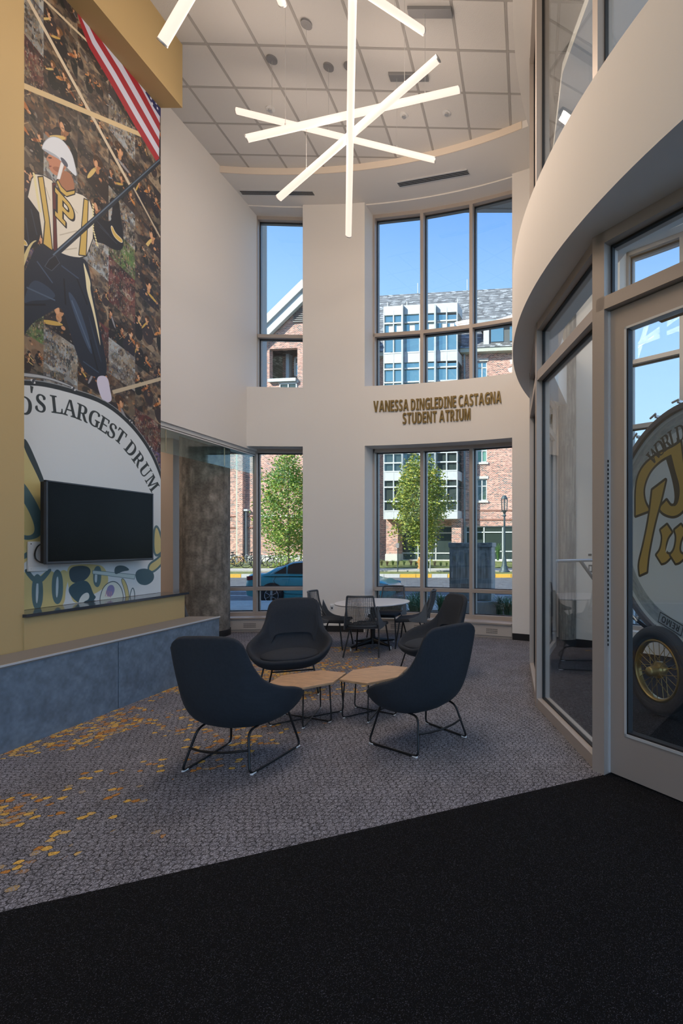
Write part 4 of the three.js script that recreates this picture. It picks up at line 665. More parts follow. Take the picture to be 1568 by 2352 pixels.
// ---------------------------------------------------------------- wall fittings in the drum room
{
  const put = (name, label, cat, px, py, w, h, col, extra) => { const k = (px - CX) / F; let f = 24; while (f < 45) { const [X, d] = onBack(f, BR); if (X / d >= k) break; f += .02; } const [X, d] = onBack(f, BR - .005), o = thing(name, label, cat, [X, EYE - (py - CY) / F * d, -d], -f * deg); obj('plate', rbox(w, h, .010, .003), col, o); extra(o); };
  put('light_switch', 'dark light switch plate on the drum room wall, nearer the column', 'switch', 1356, 1306, .075, .12, M.black, (o) => obj('rocker', rbox(.035, .07, .008, .002, 0, 0, .006), M.white, o));
  put('light_switch', 'dark light switch plate on the drum room wall, farther from the column', 'switch', 1376.5, 1306, .075, .12, M.black, (o) => obj('rocker', rbox(.035, .07, .008, .002, 0, 0, .006), M.white, o));
  put('thermostat', 'small white thermostat above the light switches', 'thermostat', 1355, 1278, .085, .11, M.white, (o) => obj('display', rbox(.06, .035, .006, .002, 0, .025, .006), M.black, o));
  put('wall_outlet', 'dark wall outlet low on the drum room wall', 'outlet', 1376.5, 1414, .075, .12, M.black, (o) => { for (const y of [-.024, .024]) obj('socket', rbox(.034, .03, .006, .004, 0, y, .005), M.white, o); });
}
// ---------------------------------------------------------------- tube pendants, canopies, ceiling devices
{
  const glow = mat(.12, .12, .12, .6); glow.emissive.setRGB(.98, .775, .645); glow.emissiveIntensity = 1.0;
  const TD = .039, canopyM = mat(.27, .27, .28, .45, { metalness: .4 });
  const tube = (a, b, cables, label) => {                     // ends [X, height above the eye, d]; cables: [share along the tube, kind of canopy]
    const A = P(a[0], a[2], EYE + a[1]), B = P(b[0], b[2], EYE + b[1]), t = thing('tube_pendant_light', label, 'pendant light', [0, 0, 0], 0, 'tube pendants');
    const dir = B.clone().sub(A).normalize(), L = A.distanceTo(B);
    obj('glowing_tube', sweep([A, B], TD, 24), glow, t);
    for (const [p, s] of [[A, -1], [B, 1]]) obj('end_cap', sweep([p.clone().addScaledVector(dir, s * .0005), p.clone().addScaledVector(dir, s * .012)], TD + .0015, 24), M.nickel, t);
    for (const [k, kind] of cables) { const p = A.clone().lerp(B, k), q = p.clone(); q.y = CEIL; p.y += TD; obj('cable', sweep([p, q], .0022, 5), M.nickel, t); obj('clip', sweep([p.clone().add(V3(0, -.004, 0)), p.clone().add(V3(0, .03, 0))], .008, 8), M.nickel, t);
      if (kind === 'round') { const g = new THREE.CylinderGeometry(.065, .065, .03, 28); g.translate(q.x, CEIL - .012, q.z); obj('canopy', g, canopyM, t); }
      else { const g = rbox(.52, .05, .11, .004, q.x + kind, CEIL - .02, q.z); obj('canopy', g, canopyM, t); } }
    // three area lights round the tube stand for the light it gives off
    const mid = A.clone().lerp(B, .5), flat = Math.abs(dir.y) > .98 ? V3(1, 0, 0) : V3(0, 1, 0), side = dir.clone().cross(flat).normalize(), up = side.clone().cross(dir).normalize();
    for (const [ang, share] of [[-90, .9], [-5, .75], [185, .75]]) { const n = side.clone().multiplyScalar(Math.cos(ang * deg)).addScaledVector(up, Math.sin(ang * deg)), l = new THREE.RectAreaLight(new THREE.Color(1, .80, .64), TUBE_LIGHT * share, L, .07);
      l.position.copy(mid).addScaledVector(n, TD + .006); const x = dir.clone(), z = n.clone().negate(), y = z.clone().cross(x).normalize(); l.quaternion.setFromRotationMatrix(new THREE.Matrix4().makeBasis(x, y, z)); l.name = 'tube_light'; scene.add(l); }
  };
  tube([-2.67, 4.25, 7.2], [-1.76, 5.12, 4.85], [[.12, 'round'], [.9, 'round']], 'tube pendant hanging straight down the middle of the crossing lights');
  tube([-3.31, 4.345, 6.57], [-1.10, 5.09, 5.49], [[.2, 'round'], [.82, 'round']], 'tube pendant rising steeply from lower end by the window pier');
  tube([-3.277, 4.495, 5.8], [-1.006, 5.46, 6.287], [[.17, 'round'], [.83, .06]], 'tube pendant in front, tilted gently up across the other crossing tubes');
  tube([-3.95, 5.593, 6.755], [-1.47, 5.24, 7.14], [[.17, 'round'], [.45, 'round'], [.80, .16]], 'tube pendant rearmost of the crossing lights, sloping down to its far end');
  tube([-1.24, 5.3, 5.4], [-2.63, 4.66, 3.5], [[.15, -.1], [.85, 'round']], 'tube pendant whose lower end hangs beside the grey ceiling canopy');
  tube([-3.05, 4.03, 4.2], [-1.75, 5.6, 3.9], [[.2, 'round'], [.85, 'round']], 'tube pendant whose end hangs in front of the gold beam');
  tube([-2.49, 5.17, 5.0], [-2.3, 5.5, 2.7], [[.15, 'round'], [.85, 'round']], 'tube pendant seen end on, only its tip showing below the ceiling');
  tube([-3.6, 5.0, 2.2], [-1.4, 5.2, 1.2], [[.2, 'round'], [.8, 'round']], 'tube pendant over the dark entrance carpet');
  tube([-1.6, 5.0, -1.4], [.6, 5.3, -.4], [[.2, 'round'], [.8, 'round']], 'tube pendant over the entrance carpet, out of view behind the camera');
  tube([2.6, 5.2, -2.6], [.9, 4.9, -4.2], [[.2, 'round'], [.8, 'round']], 'tube pendant near the glazed side of the entrance behind the camera');
  const dev = (px, py, name, label, cat) => { const d = F * (CEIL - EYE) / (CY - py), X = (px - CX) / F * d, t = thing(name, label, cat, [X, CEIL - .006, -d]);
    const a = new THREE.CylinderGeometry(.055, .06, .014, 24); obj('plate', a, M.white, t); const b = new THREE.CylinderGeometry(.02, .03, .035, 16); b.translate(0, -.02, 0); obj('head', b, M.nickel, t); };
  dev(621, 249, 'sprinkler_head', 'small round sprinkler head in the ceiling nearest the white left wall', 'sprinkler');
  dev(1025, 258, 'sprinkler_head', 'small round sprinkler head in the ceiling nearest the drum room', 'sprinkler');
  dev(927, 263, 'smoke_detector', 'small white smoke detector in the ceiling behind the crossing lights', 'smoke detector');
}
// ---------------------------------------------------------------- ground outside
const GY = -.39;                                              // street level
const speck = (r, g, b, amp, s, L = 512) => dataTex(L, L, (x, y) => { const n = 1 + amp * ((vnoise(x / 60, y / 60, 8.533 | 0 || 8, s) - .5) * .5 + (hash(x, y, s + 1) - .5) * .7 + (vnoise(x / 7, y / 7, 73, s + 2) - .5) * .5); return [Math.min(255, r * n), Math.min(255, g * n), Math.min(255, b * n)]; });
const asphalt = mat(1, 1, 1, .9, { map: speck(92, 95, 100, .5, 101) }), concrete = mat(1, 1, 1, .85, { map: speck(176, 174, 168, .28, 111) }), lawn = mat(1, 1, 1, .95, { map: speck(104, 112, 62, .9, 121) }), soil = mat(.10, .085, .06, .95);
{
  const slab = (name, X0, X1, d0, d1, y0, y1, m) => structMesh(name, metreUV(merged(box(X0, X1, d0, d1, y0, y1)), 1.5), m);
  structMesh('ground', metreUV(merged(box(-140, 140, -120, 160, -1.2, -.46)), 2), lawn);
  slab('street', -90, 60, 16.2, 30.6, -.6, GY, asphalt);
  slab('planting_bed', -12, 6, 10.3, 13.2, -.5, -.06, soil); slab('sidewalk_near', -90, 60, 13.2, 15.4, -.5, -.10, concrete); slab('verge_near', -90, 60, 15.4, 16.0, -.5, -.13, concrete);
  slab('curb_near', -90, 60, 16.0, 16.2, -.6, -.20, concrete);
  slab('verge_far', -90, 60, 30.85, 33.6, -.6, -.20, lawn); slab('sidewalk_far', -90, 60, 33.6, 36.4, -.6, -.12, concrete);
  structMesh('lawn_bank', metreUV(merged(prism([[-60, 0], [60, 0], [60, 1], [-60, 1]], 0, 1)), 2), lawn).visible = true;
  const bank = scene.getObjectByName('lawn_bank'); bank.geometry = metreUV(merged(gridSurface(4, 4, (u, v) => P(lerp(-60, 60, u), lerp(36.4, 47, v), lerp(-.14, .30, Math.min(1, v * 1.6))))), 2);
  slab('plaza_side', 5.6, 60, -60, 10, -.4, -.02, concrete);
  const paint = mat(.72, .73, .74, .7); const ln = thing('road_marking', 'two white lane lines painted along the street', 'road marking'); for (const [d, w] of [[20.1, .12], [21.9, .12]]) obj('painted_line', box(-60, 40, d - w / 2, d + w / 2, GY, GY + .004), paint, ln);
  // far curb of painted blocks
  const curb = struct('curb_far'), yel = mat(.72, .42, .06, .7), wht = mat(.55, .55, .53, .8);
  let k = 0; for (let X = -26; X < 4; X += .93) { const y = [0, 1, 1, 0, 1, 0][k++ % 6] || X > -4.2; obj('curb_block', box(X, X + .91, 30.6, 30.85, -.6, -.185), y ? yel : wht, curb); }
  obj('curb_run', [box(-90, -26, 30.6, 30.85, -.6, -.19), box(4, 60, 30.6, 30.85, -.6, -.19)], wht, curb);
}
// ---------------------------------------------------------------- brick building across the street
const brickTex = dataTex(1024, 1024, (x, y) => { // 4 m: courses of 0.08 m
  const row = Math.floor(y / 20.48), yy = y - row * 20.48, bl = 51.2, off = (row % 2) * bl / 2, xx = ((x + off) % 1024 + 1024) % 1024, col = Math.floor(xx / bl), fx = xx - col * bl;
  if (yy < 4.2 || fx < 4.6) { const v = 228 + 24 * (hash(x, y, 131) - .5); return [v, v * .965, v * .92]; }
  const h = hash(col, row, 132), n = 1 + .2 * (hash(x, y, 133) - .5), c = h < .16 ? [112, 88, 84] : h < .5 ? [178, 116, 100] : h < .8 ? [200, 144, 124] : [156, 104, 92]; return c.map((v) => Math.min(255, v * n * (1 + .16 * (hash(col, row, 134) - .5)))); });
const slateTex = dataTex(512, 512, (x, y) => { const row = Math.floor(y / 32), off = (row % 2) * 32 + hash(row, 3, 141) * 12, xx = ((x + off) % 512 + 512) % 512, col = Math.floor(xx / 64), fx = xx - col * 64, fy = y - row * 32, h = hash(col, row, 142); let v = h > .84 ? 176 : 92 + 56 * hash(col, row, 143); if (fy < 5) v *= .55; if (fx < 3) v *= .7; v *= 1 + .14 * (hash(x, y, 144) - .5); return [v * .98, v * 1.0, v * 1.02]; });
const B = {
  brick: mat(1, 1, 1, .9, { map: brickTex }), slate: mat(1, 1, 1, .7, { map: slateTex }), white: mat(.56, .58, .58, .5), trim: mat(.50, .52, .44, .6), stone: mat(.62, .60, .55, .8),
  sky: mat(.30, .50, .55, .06, { metalness: .85 }), store: mat(.10, .14, .13, .08, { metalness: .6 }), dark: mat(.16, .17, .18, .5), green: mat(.20, .42, .34, .3, { metalness: .3 }), steel: mat(.36, .40, .42, .4, { metalness: .5 }), shade: mat(.62, .66, .62, .6),
};
{
  const bA = Math.atan(.12), XB = -8, dB = 42, cb = Math.cos(bA);
  const fl = (px, py, z = 0) => { const k = (px - CX) / F, d = (dB + .12 * XB - z / cb) / (1 + .12 * k), X = k * d; return [(X - XB + .12 * 0) / cb - 0, EYE - (py - CY) / F * d]; };
  const bld = thing('brick_building', 'red brick building with slate roof and glass bay across the street', 'building', [XB, 0, -dB], -bA);
  const lb = (u0, u1, y0, y1, z0, z1) => { const g = new THREE.BoxGeometry(Math.abs(u1 - u0), Math.abs(y1 - y0), Math.abs(z1 - z0)); g.translate((u0 + u1) / 2, (y0 + y1) / 2, (z0 + z1) / 2); return g; };
  const R = (px0, py0, px1, py1, z = 0) => { const a = fl(px0, py1, z), b = fl(px1, py0, z); const c = fl((px0 + px1) / 2, py0, z), e = fl((px0 + px1) / 2, py1, z); return [a[0], b[0], e[1], c[1]]; };   // u0, u1, y0, y1
  const wallWith = (u0, u1, y0, y1, holes, z0, z1, m, parent, name = 'wall') => { const s = new THREE.Shape([[u0, y0], [u1, y0], [u1, y1], [u0, y1]].map((p) => new THREE.Vector2(...p))); for (const h of holes) s.holes.push(new THREE.Path([[h[0], h[2]], [h[0], h[3]], [h[1], h[3]], [h[1], h[2]]].map((p) => new THREE.Vector2(...p)))); const g = new THREE.ExtrudeGeometry(s, { depth: z1 - z0, bevelEnabled: false }); g.translate(0, 0, z0); return obj(name, metreUV(merged(g), 4), m, parent); };
  const windowIn = (r, parent, o = {}) => { const { z = -.12, fm = B.white, gm = B.store, nx = 2, ny = [.28], fw = .09 } = o, [u0, u1, y0, y1] = r, w = obj('window', [lb(u0, u1, y1 - fw, y1, z - .06, z + .06), lb(u0, u1, y0, y0 + fw, z - .06, z + .06), lb(u0, u0 + fw, y0, y1, z - .06, z + .06), lb(u1 - fw, u1, y0, y1, z - .06, z + .06), ...Array.from({ length: nx - 1 }, (_, i) => { const u = lerp(u0, u1, (i + 1) / nx); return lb(u - fw / 2, u + fw / 2, y0, y1, z - .05, z + .05); }), ...ny.map((t) => { const y = lerp(y1, y0, t); return lb(u0, u1, y - fw / 2, y + fw / 2, z - .05, z + .05); })], fm, parent);
    const xs = [0, ...Array.from({ length: nx - 1 }, (_, i) => (i + 1) / nx), 1], yl = [0, ...ny, 1]; for (let i = 0; i < xs.length - 1; i++) for (let j = 0; j < yl.length - 1; j++) obj('window_pane', lb(lerp(u0, u1, xs[i]) + .02, lerp(u0, u1, xs[i + 1]) - .02, lerp(y1, y0, yl[j + 1]) + .02, lerp(y1, y0, yl[j]) - .02, z - .02, z), gm, w); return w; };
  const y0 = .05, eave = fl(1130, 812)[1], W1 = R(1094, 830, 1118, 873), W2 = R(1094, 1022, 1118, 1062), W3 = R(1094, 1100, 1118, 1150), S1 = R(1068, 1208, 1240, 1287), S2 = R(917, 1208, 1040, 1288), W4 = R(1210, 1100, 1234, 1150), W5 = R(1210, 1022, 1234, 1062), W6 = R(1210, 830, 1234, 873);
  const uL = fl(850, 1200)[0], uR = fl(1420, 1200)[0];
  wallWith(uL, uR, y0, eave, [W1, W2, W3, W4, W5, W6, S1, S2], -.35, 0, B.brick, bld);
  for (const w of [W1, W2, W3, W4, W5, W6]) { windowIn(w, bld, { gm: w === W2 ? B.green : B.sky, nx: 2, ny: [.33] }); obj('window_head', lb(w[0] - .12, w[1] + .12, w[3], w[3] + .22, -.1, .05), B.stone, bld); obj('window_sill', lb(w[0] - .12, w[1] + .12, w[2] - .16, w[2], -.1, .09), B.stone, bld); }
  windowIn(S1, bld, { gm: B.store, nx: 4, ny: [.18, .74], z: -.15 }); windowIn(S2, bld, { gm: B.store, nx: 3, ny: [.2, .78], z: -.25 });
  obj('brick_course', [lb(fl(1062, 1)[0], uR, fl(1100, 1174)[1], fl(1100, 1171)[1], -.1, .04), lb(fl(1062, 1)[0], uR, fl(1100, 1196)[1], fl(1100, 1192)[1], -.1, .04)], mat(.30, .15, .11, .9), bld);
  obj('stone_base', lb(uL, uR, .0, fl(960, 1286)[1], -.1, .06), B.stone, bld);
  // eaves, roof, ridge rods
  obj('gutter', [lb(fl(1056, 1)[0], uR, eave, eave + .35, -.2, .55), lb(uL, fl(886, 1)[0], eave, eave + .35, -.2, .55)], B.trim, bld);
  const run = 9, ridge = EYE + (CY - 657) / F * (dB - .9 + run), pitch = Math.hypot(run + .6, ridge - eave - .3);
  { const g = gridSurface(1, 1, (u, v) => V3(lerp(fl(700, 1)[0] - 6, uR, u), lerp(eave + .3, ridge, v), lerp(.6, -run, v))); const uv = g.attributes.uv, p = g.attributes.position; for (let i = 0; i < uv.count; i++) uv.setXY(i, p.getX(i) / 3.2, (i < 2 ? 0 : pitch) / 3.2); obj('roof', g, B.slate, bld); }
  for (const [px, h] of [[935, 1], [1048, 1.1], [1167, .8]]) { const k = fl(px, 1, -run)[0]; obj('ridge_rod', lb(k - .03, k + .03, ridge, ridge + h, -run - .03, -run + .03), B.white, bld); }
  // dormer beside the bay
  { const D = R(1110, 742, 1190, 790, .4), d = obj('dormer', lb(D[0], D[1] + 3, D[2], D[3], -4, .1), B.brick === 0 ? 0 : mat(.10, .12, .13, .7), bld); obj('dormer_roof', lb(D[0] - .5, D[1] + 3.5, D[3], D[3] + .28, -4, .5), B.steel, d); for (const x of [0.1, 1.6, 3.0]) obj('dormer_window', lb(D[0] + x + .5, D[0] + x + 1.5, D[2] + .3, D[3] - .15, .08, .14), B.sky, d); obj('dormer_post', lb(D[0], D[0] + .45, D[2] - .1, D[3], -.1, .22), B.white, d); }
  // glazed bay
  {
    const z = 1.4, q = (a, b, c, e) => R(a, b, c, e, z), U = q(885, 700, 1055, 1192), bay = new THREE.Group(); bay.name = 'glass_bay'; bld.add(bay);
    for (const [t, b] of [[699, 720], [808, 831], [1082, 1103], [1173, 1192], [908, 930]]) { const r = q(885, t, 1055, b); obj('spandrel_panel', lb(r[0], r[1], r[2], r[3], 0, z), B.white, bay); }
    const fins = [931, 1006], cols = [886, 908, 931, 968, 1006, 1030, 1054], bands = [[720, 739], [739, 808], [831, 845], [845, 876], [876, 908], [930, 990], [990, 1040], [1040, 1062], [1062, 1082], [1103, 1118], [1118, 1151], [1151, 1173]];
    for (const [t, b] of bands) for (let i = 0; i < cols.length - 1; i++) { const r = q(cols[i], t, cols[i + 1], b); obj('bay_pane', lb(r[0] + .03, r[1] - .03, r[2] + .04, r[3] - .04, z - .16, z - .12), b > 1040 && i > 3 ? B.store : b > 1090 ? B.store : B.sky, bay); }
    for (const [, b] of bands) { const r = q(885, b - 1, 1055, b + 1); obj('bay_rail', lb(r[0], r[1], r[2] - .02, r[3] + .02, z - .14, z + .02), B.white, bay); }
    for (const x of cols) { const k = fl(x, 1, z)[0], f = fins.includes(x), w = f ? .07 : .04; obj(f ? 'bay_fin' : 'bay_mullion', lb(k - w, k + w, U[2], f ? fl(x, 703, z)[1] : U[3] - .3, z - .12, z + (f ? .28 : .01)), f ? B.steel : B.white, bay); }
    for (const [t, b] of bands) { const r = q(885, t, 1055, b); obj('side_pane', lb(U[1] - .06, U[1] - .02, r[2] + .05, r[3] - .05, .2, z - .1), B.store, bay); }
    for (const x of [890, 935, 1052]) { const k = fl(x, 1, z)[0]; obj('roof_rod', lb(k - .03, k + .03, U[3], U[3] + .5, z - .4, z - .34), B.white, bay); }
    // blinds behind the top panes
    for (const [a, b] of [[896, 906], [914, 928], [943, 956], [988, 1002], [1016, 1029], [1037, 1047]]) { const r = q(a, 741, b, 764); obj('window_blind', lb(r[0], r[1], r[2], r[3], z - .115, z - .11), B.shade, bay); }
    for (const [a, b] of [[890, 917], [1040, 1062]]) { const r = R(a, 1195, b, 1290, .6); obj('brick_pier', metreUV(merged(lb(r[0], r[1], 0, fl(960, 1190, z)[1], -.3, .75)), 4), B.brick, bay); obj('pier_base', lb(r[0] - .05, r[1] + .05, 0, fl(960, 1272)[1], -.3, .82), B.stone, bay); }
    obj('downspout', lb(fl(1066, 1)[0], fl(1069, 1)[0], 0, eave, 0, .2), B.steel, bay);
  }
  // ---- gabled wing to the left
  const wing = thing('gabled_wing', 'brick gabled wing with white rake board left of the wall pier', 'building', [XB, 0, -dB], -bA), zw = 2.2, fw2 = (px, py) => fl(px, py, zw), Q = (a, b, c, e) => R(a, b, c, e, zw);
  const apex = [716, 657], e0 = [524, 845], uA = fw2(...apex), uE = fw2(...e0), uF = [2 * uA[0] - uE[0], uE[1]];
  { const rec = Q(626, 800, 690, 872), shp = new THREE.Shape([[uE[0], 0], [uF[0] - 3.2, 0], [uF[0] - 3.2, uE[1] + 3.2 * .85], uA, uE].map((p) => new THREE.Vector2(...p))); const gw = Q(505, 1218, 530, 1276);
    for (const h of [rec, gw]) shp.holes.push(new THREE.Path([[h[0], h[2]], [h[0], h[3]], [h[1], h[3]], [h[1], h[2]]].map((p) => new THREE.Vector2(...p))));
    const g = new THREE.ExtrudeGeometry(shp, { depth: .4, bevelEnabled: false }); g.translate(0, 0, zw - .4); obj('wall', metreUV(merged(g), 4), B.brick, wing);
    obj('recess_back', metreUV(merged(lb(rec[0] - .2, rec[1] + .2, rec[2] - .2, rec[3] + .3, zw - 2.2, zw - 2)), 4), B.brick, wing); obj('recess_floor', lb(rec[0], rec[1], rec[2] - .2, rec[2] + .05, zw - 2.1, zw + .25), B.steel, wing);
    const w = Q(656, 803, 682, 850); windowIn([w[0], w[1], w[2], w[3]], wing, { z: zw - 1.6, gm: B.sky, nx: 1, ny: [.36], fw: .14 }); obj('recess_post', lb(fw2(644, 1)[0], fw2(651, 1)[0], rec[2], rec[3], zw - 1.6, zw - 1.1), B.steel, wing);
    const lw = Q(650, 880, 690, 905); windowIn(lw, wing, { z: zw + .02, gm: B.store, nx: 2, ny: [] }); obj('window_head', lb(lw[0] - .1, lw[1] + .1, lw[3], lw[3] + .2, zw - .1, zw + .08), B.stone, wing);
    windowIn(gw, wing, { z: zw - .15, gm: B.green, nx: 1, ny: [.28] });
    const up = V3(uA[0] - uE[0], uA[1] - uE[1], 0).normalize(), nrm = V3(-up.y, up.x, 0);
    for (const s of [1, -1]) { const A = V3(uA[0], uA[1], zw + .25), E = V3(s > 0 ? uE[0] - .6 : uF[0] + .6, uE[1] - (.6) * up.y / up.x, zw + .25); if (s < 0) E.lerp(A, .45); const n = V3(nrm.x * s, nrm.y, 0); obj('rake_board', beam(E.clone().addScaledVector(n, .1), A.clone().addScaledVector(n, .1), .6, .55), B.white, wing); obj('rake_trim', beam(E.clone().addScaledVector(n, -.5), A.clone().addScaledVector(n, -.5), .3, .7), mat(.55, .60, .60, .6), wing);
      const roof = gridSurface(1, 1, (u, v) => { const q = E.clone().lerp(A, v).addScaledVector(n, .4); return V3(q.x, q.y, lerp(zw + .5, -12, u)); }), uv = roof.attributes.uv; for (let i = 0; i < uv.count; i++) uv.setXY(i, uv.getX(i) * 4.4, uv.getY(i) * E.distanceTo(A) / 3.2); obj('roof', roof, B.slate, wing); }
    const lv = Q(676, 706, 715, 740); for (let k = 0; k < 8; k++) obj('louvre', lb(lv[0] + .2, lv[1], lerp(lv[2], lv[3], k / 8), lerp(lv[2], lv[3], k / 8) + .06, zw, zw + .12), B.dark, wing);
    obj('downspout', lb(fw2(552.5, 1)[0], fw2(556.5, 1)[0], 0, uE[1], zw, zw + .18), B.trim, wing); obj('pilaster', metreUV(merged(lb(fw2(559, 1)[0], fw2(571, 1)[0], 0, fw2(560, 1010)[1], zw, zw + .35)), 4), B.brick, wing); obj('downspout', lb(fw2(572.5, 1)[0], fw2(576, 1)[0], 0, fw2(575, 1172)[1], zw, zw + .2), B.steel, wing); obj('rain_head', lb(fw2(572, 1)[0], fw2(581, 1)[0], fw2(575, 1174)[1], fw2(575, 1170)[1], zw, zw + .3), B.white, wing);
    const bd = Q(597, 1183, 780, 1188); obj('stone_band', lb(...bd, zw, zw + .12), B.stone, wing); obj('brick_course', [lb(uE[0], uF[0] - 3.2, fw2(560, 1187)[1], fw2(560, 1185)[1], zw, zw + .05), lb(uE[0], uF[0] - 3.2, fw2(560, 1213)[1], fw2(560, 1211)[1], zw, zw + .05)], mat(.30, .15, .11, .9), wing);
    obj('stone_base', lb(uE[0], uF[0] - 3.2, 0, fw2(600, 1275)[1], zw, zw + .12), B.stone, wing); obj('wing_flank', metreUV(merged([lb(uE[0], uE[0] + .3, 0, uE[1], -12, zw - .2), lb(uF[0] - 3.5, uF[0] - 3.2, 0, uE[1], -12, zw - .2)]), 4), B.brick, wing); }
}
// ---------------------------------------------------------------- trees, planting
function leafTree(name, label, X, d, gy, h, crown, hue) {
  const t = thing(name, label, 'tree', [X, gy, -d]), bark = mat(.16, .13, .10, .9), [cy, rx, ry] = crown;
  obj('trunk', sweep(spline([V3(0, 0, 0), V3(.03, h * .25, .02), V3(-.02, h * .5, 0), V3(.02, h * .78, .02)], 12), Array.from({ length: 13 }, (_, i) => lerp(.075, .02, i / 12)), 8), bark, t);
  for (let k = 0; k < 14; k++) { const a = k * 2.4, y = lerp(cy - ry * .8, cy + ry * .3, k / 14), e = V3(Math.cos(a) * rx * .7, y + rx * .7, Math.sin(a) * rx * .7); obj('branch', sweep(spline([V3(0, y, 0), V3(e.x * .5, lerp(y, e.y, .4), e.z * .5), e], 6), Array.from({ length: 7 }, (_, i) => lerp(.03, .008, i / 6)), 5), bark, t); }
  const lg = new THREE.BufferGeometry(); lg.setAttribute('position', new THREE.Float32BufferAttribute([0, 0, 0, .5, .12, .42, 0, .05, 1, -.5, .12, .42], 3)); lg.setIndex([0, 1, 2, 0, 2, 3]); lg.computeVertexNormals();
  const N = 9500, m = new THREE.InstancedMesh(lg, mat(1, 1, 1, .7, { transmission: .35, thickness: 0 }), N), q = new THREE.Quaternion(), col = new THREE.Color(), tmp = new THREE.Matrix4();
  for (let i = 0; i < N; i++) {
    let p, c; do { const a = rnd() * 6.283, v = rnd() * 2 - 1, r = Math.cbrt(rr(.12, 1)); c = Math.sqrt(1 - v * v); const lump = .60 + .58 * vnoise(a * 1.9 + 7 + X, v * 4.2 + 9, 64, 201) + .12 * (rnd() - .5), tap = v > 0 ? 1 - .35 * v : 1 + .1 * v; p = V3(Math.cos(a) * c * rx * r * lump * tap, cy + v * ry * r * lump, Math.sin(a) * c * rx * r * lump * tap); } while (p.y < cy - ry);
    q.setFromEuler(new THREE.Euler(rr(-1.2, 1.2), rnd() * 6.283, rr(-1, 1))); const s = rr(.10, .19); m.setMatrixAt(i, tmp.compose(p, q, V3(s * .72, s, s)));
    const k = rnd(); k < .08 ? col.setRGB(.62, .50, .08) : col.setRGB(lerp(.08, .36, k * k) * hue[0], lerp(.19, .46, k * k) * hue[1], lerp(.025, .07, k) * hue[2]); m.setColorAt(i, col);
  }
  m.name = 'foliage'; m.userData.kind = 'stuff'; m.castShadow = m.receiveShadow = true; t.add(m);
}
{
  const tp = (px, d) => (px - CX) / F * d;
  leafTree('street_tree', 'bright green street tree behind the parked teal car', tp(662, 29.5 + 2.4), 31.9, -.2, 8.0, [4.05, 2.0, 3.85], [1.25, 1.3, 1]);
  leafTree('street_tree', 'yellowing street tree in front of the glass bay', tp(966, 32), 32, -.2, 7.6, [4.25, 2.0, 3.45], [1.5, 1.2, .9]);
  const sap = thing('sapling', 'thin pale sapling beside the cabinet across the street', 'tree', [tp(987, 33), -.2, -33]); obj('trunk', sweep([V3(0, 0, 0), V3(.02, .9, 0), V3(-.15, 1.5, 0)], .03, 6), B.white, sap); obj('branch', sweep([V3(.02, .9, 0), V3(.3, 1.5, 0), V3(.5, 1.75, 0)], .02, 6), B.white, sap);
  // strappy clumps under the window
  const clumpG = () => { const gs = []; for (let k = 0; k < 110; k++) { const a = rr(0, 6.283), l = rr(.22, .46), w = .010, out = rr(.12, .42), b = V3(rr(-.05, .05), 0, rr(-.05, .05)), dir = V3(Math.cos(a), 0, Math.sin(a)), sd = V3(-dir.z, 0, dir.x); gs.push(gridSurface(1, 5, (u, v) => b.clone().addScaledVector(dir, out * v * v * 1.15).add(V3(0, l * Math.sin(Math.min(1.9, v * 1.75)), 0)).addScaledVector(sd, (u - .5) * 2 * w * (1 - v * .85)))); } return merged(gs); };
  const protos = [clumpG(), clumpG(), clumpG()], gm = [mat(.10, .20, .09, .5), mat(.13, .24, .10, .5), mat(.08, .17, .09, .5)]; let n = 0;
  const clump = (X, d) => { const t = thing('grass_clump', d < 11.9 ? 'dark strappy grass clump close under the window sill' : 'dark strappy grass clump farther out in the window bed', 'plant', [X, -.06, -d], rr(0, 6), d < 11.9 ? 'near window bed clumps' : 'far window bed clumps'); obj('blades', protos[n % 3], gm[n++ % 3], t); const s = rr(1.0, 1.3); t.scale.set(s, s, s); };
  for (let k = 0; k < 13; k++) { const X = -4.4 + k * .30 + rr(-.06, .06); if (X > -2.5 && X < -1.0) continue; clump(X, rr(11.2, 11.8)); clump(X + .18, rr(12.0, 12.7)); }
  for (const [X, d] of [[-.72, 11.6], [-1.0, 12.3], [-.45, 12.2], [-2.3, 12.4], [-5.1, 11.9], [-4.75, 12.5]]) clump(X, d);
  // mixed planting in front of the building
  for (let k = 0; k < 12; k++) { const px = 874 + k * 13.6 + rr(-2, 2), d = rr(36.8, 38.4), t = thing('shrub', 'low tufted plant in the border before the brick building', 'plant', [(px - CX) / F * d, .02, -d], rr(0, 6), 'border plants across the street'); obj('blades', protos[k % 3], k % 4 === 1 ? mat(.22, .15, .10, .8) : k % 3 ? mat(.14, .22, .06, .8) : mat(.20, .20, .08, .8), t); const s = rr(.9, 1.5); t.scale.set(s * .75, s * .7, s * .75); }
  const yuc = thing('potted_plant', 'bright green leafy plant behind the storefront glass beside the lamp post', 'plant', [tp(1143, 40.3), .3, -40.3]); obj('blades', protos[1], mat(.10, .22, .06, .7), yuc); yuc.scale.set(1.6, 3.0, 1.6);
}
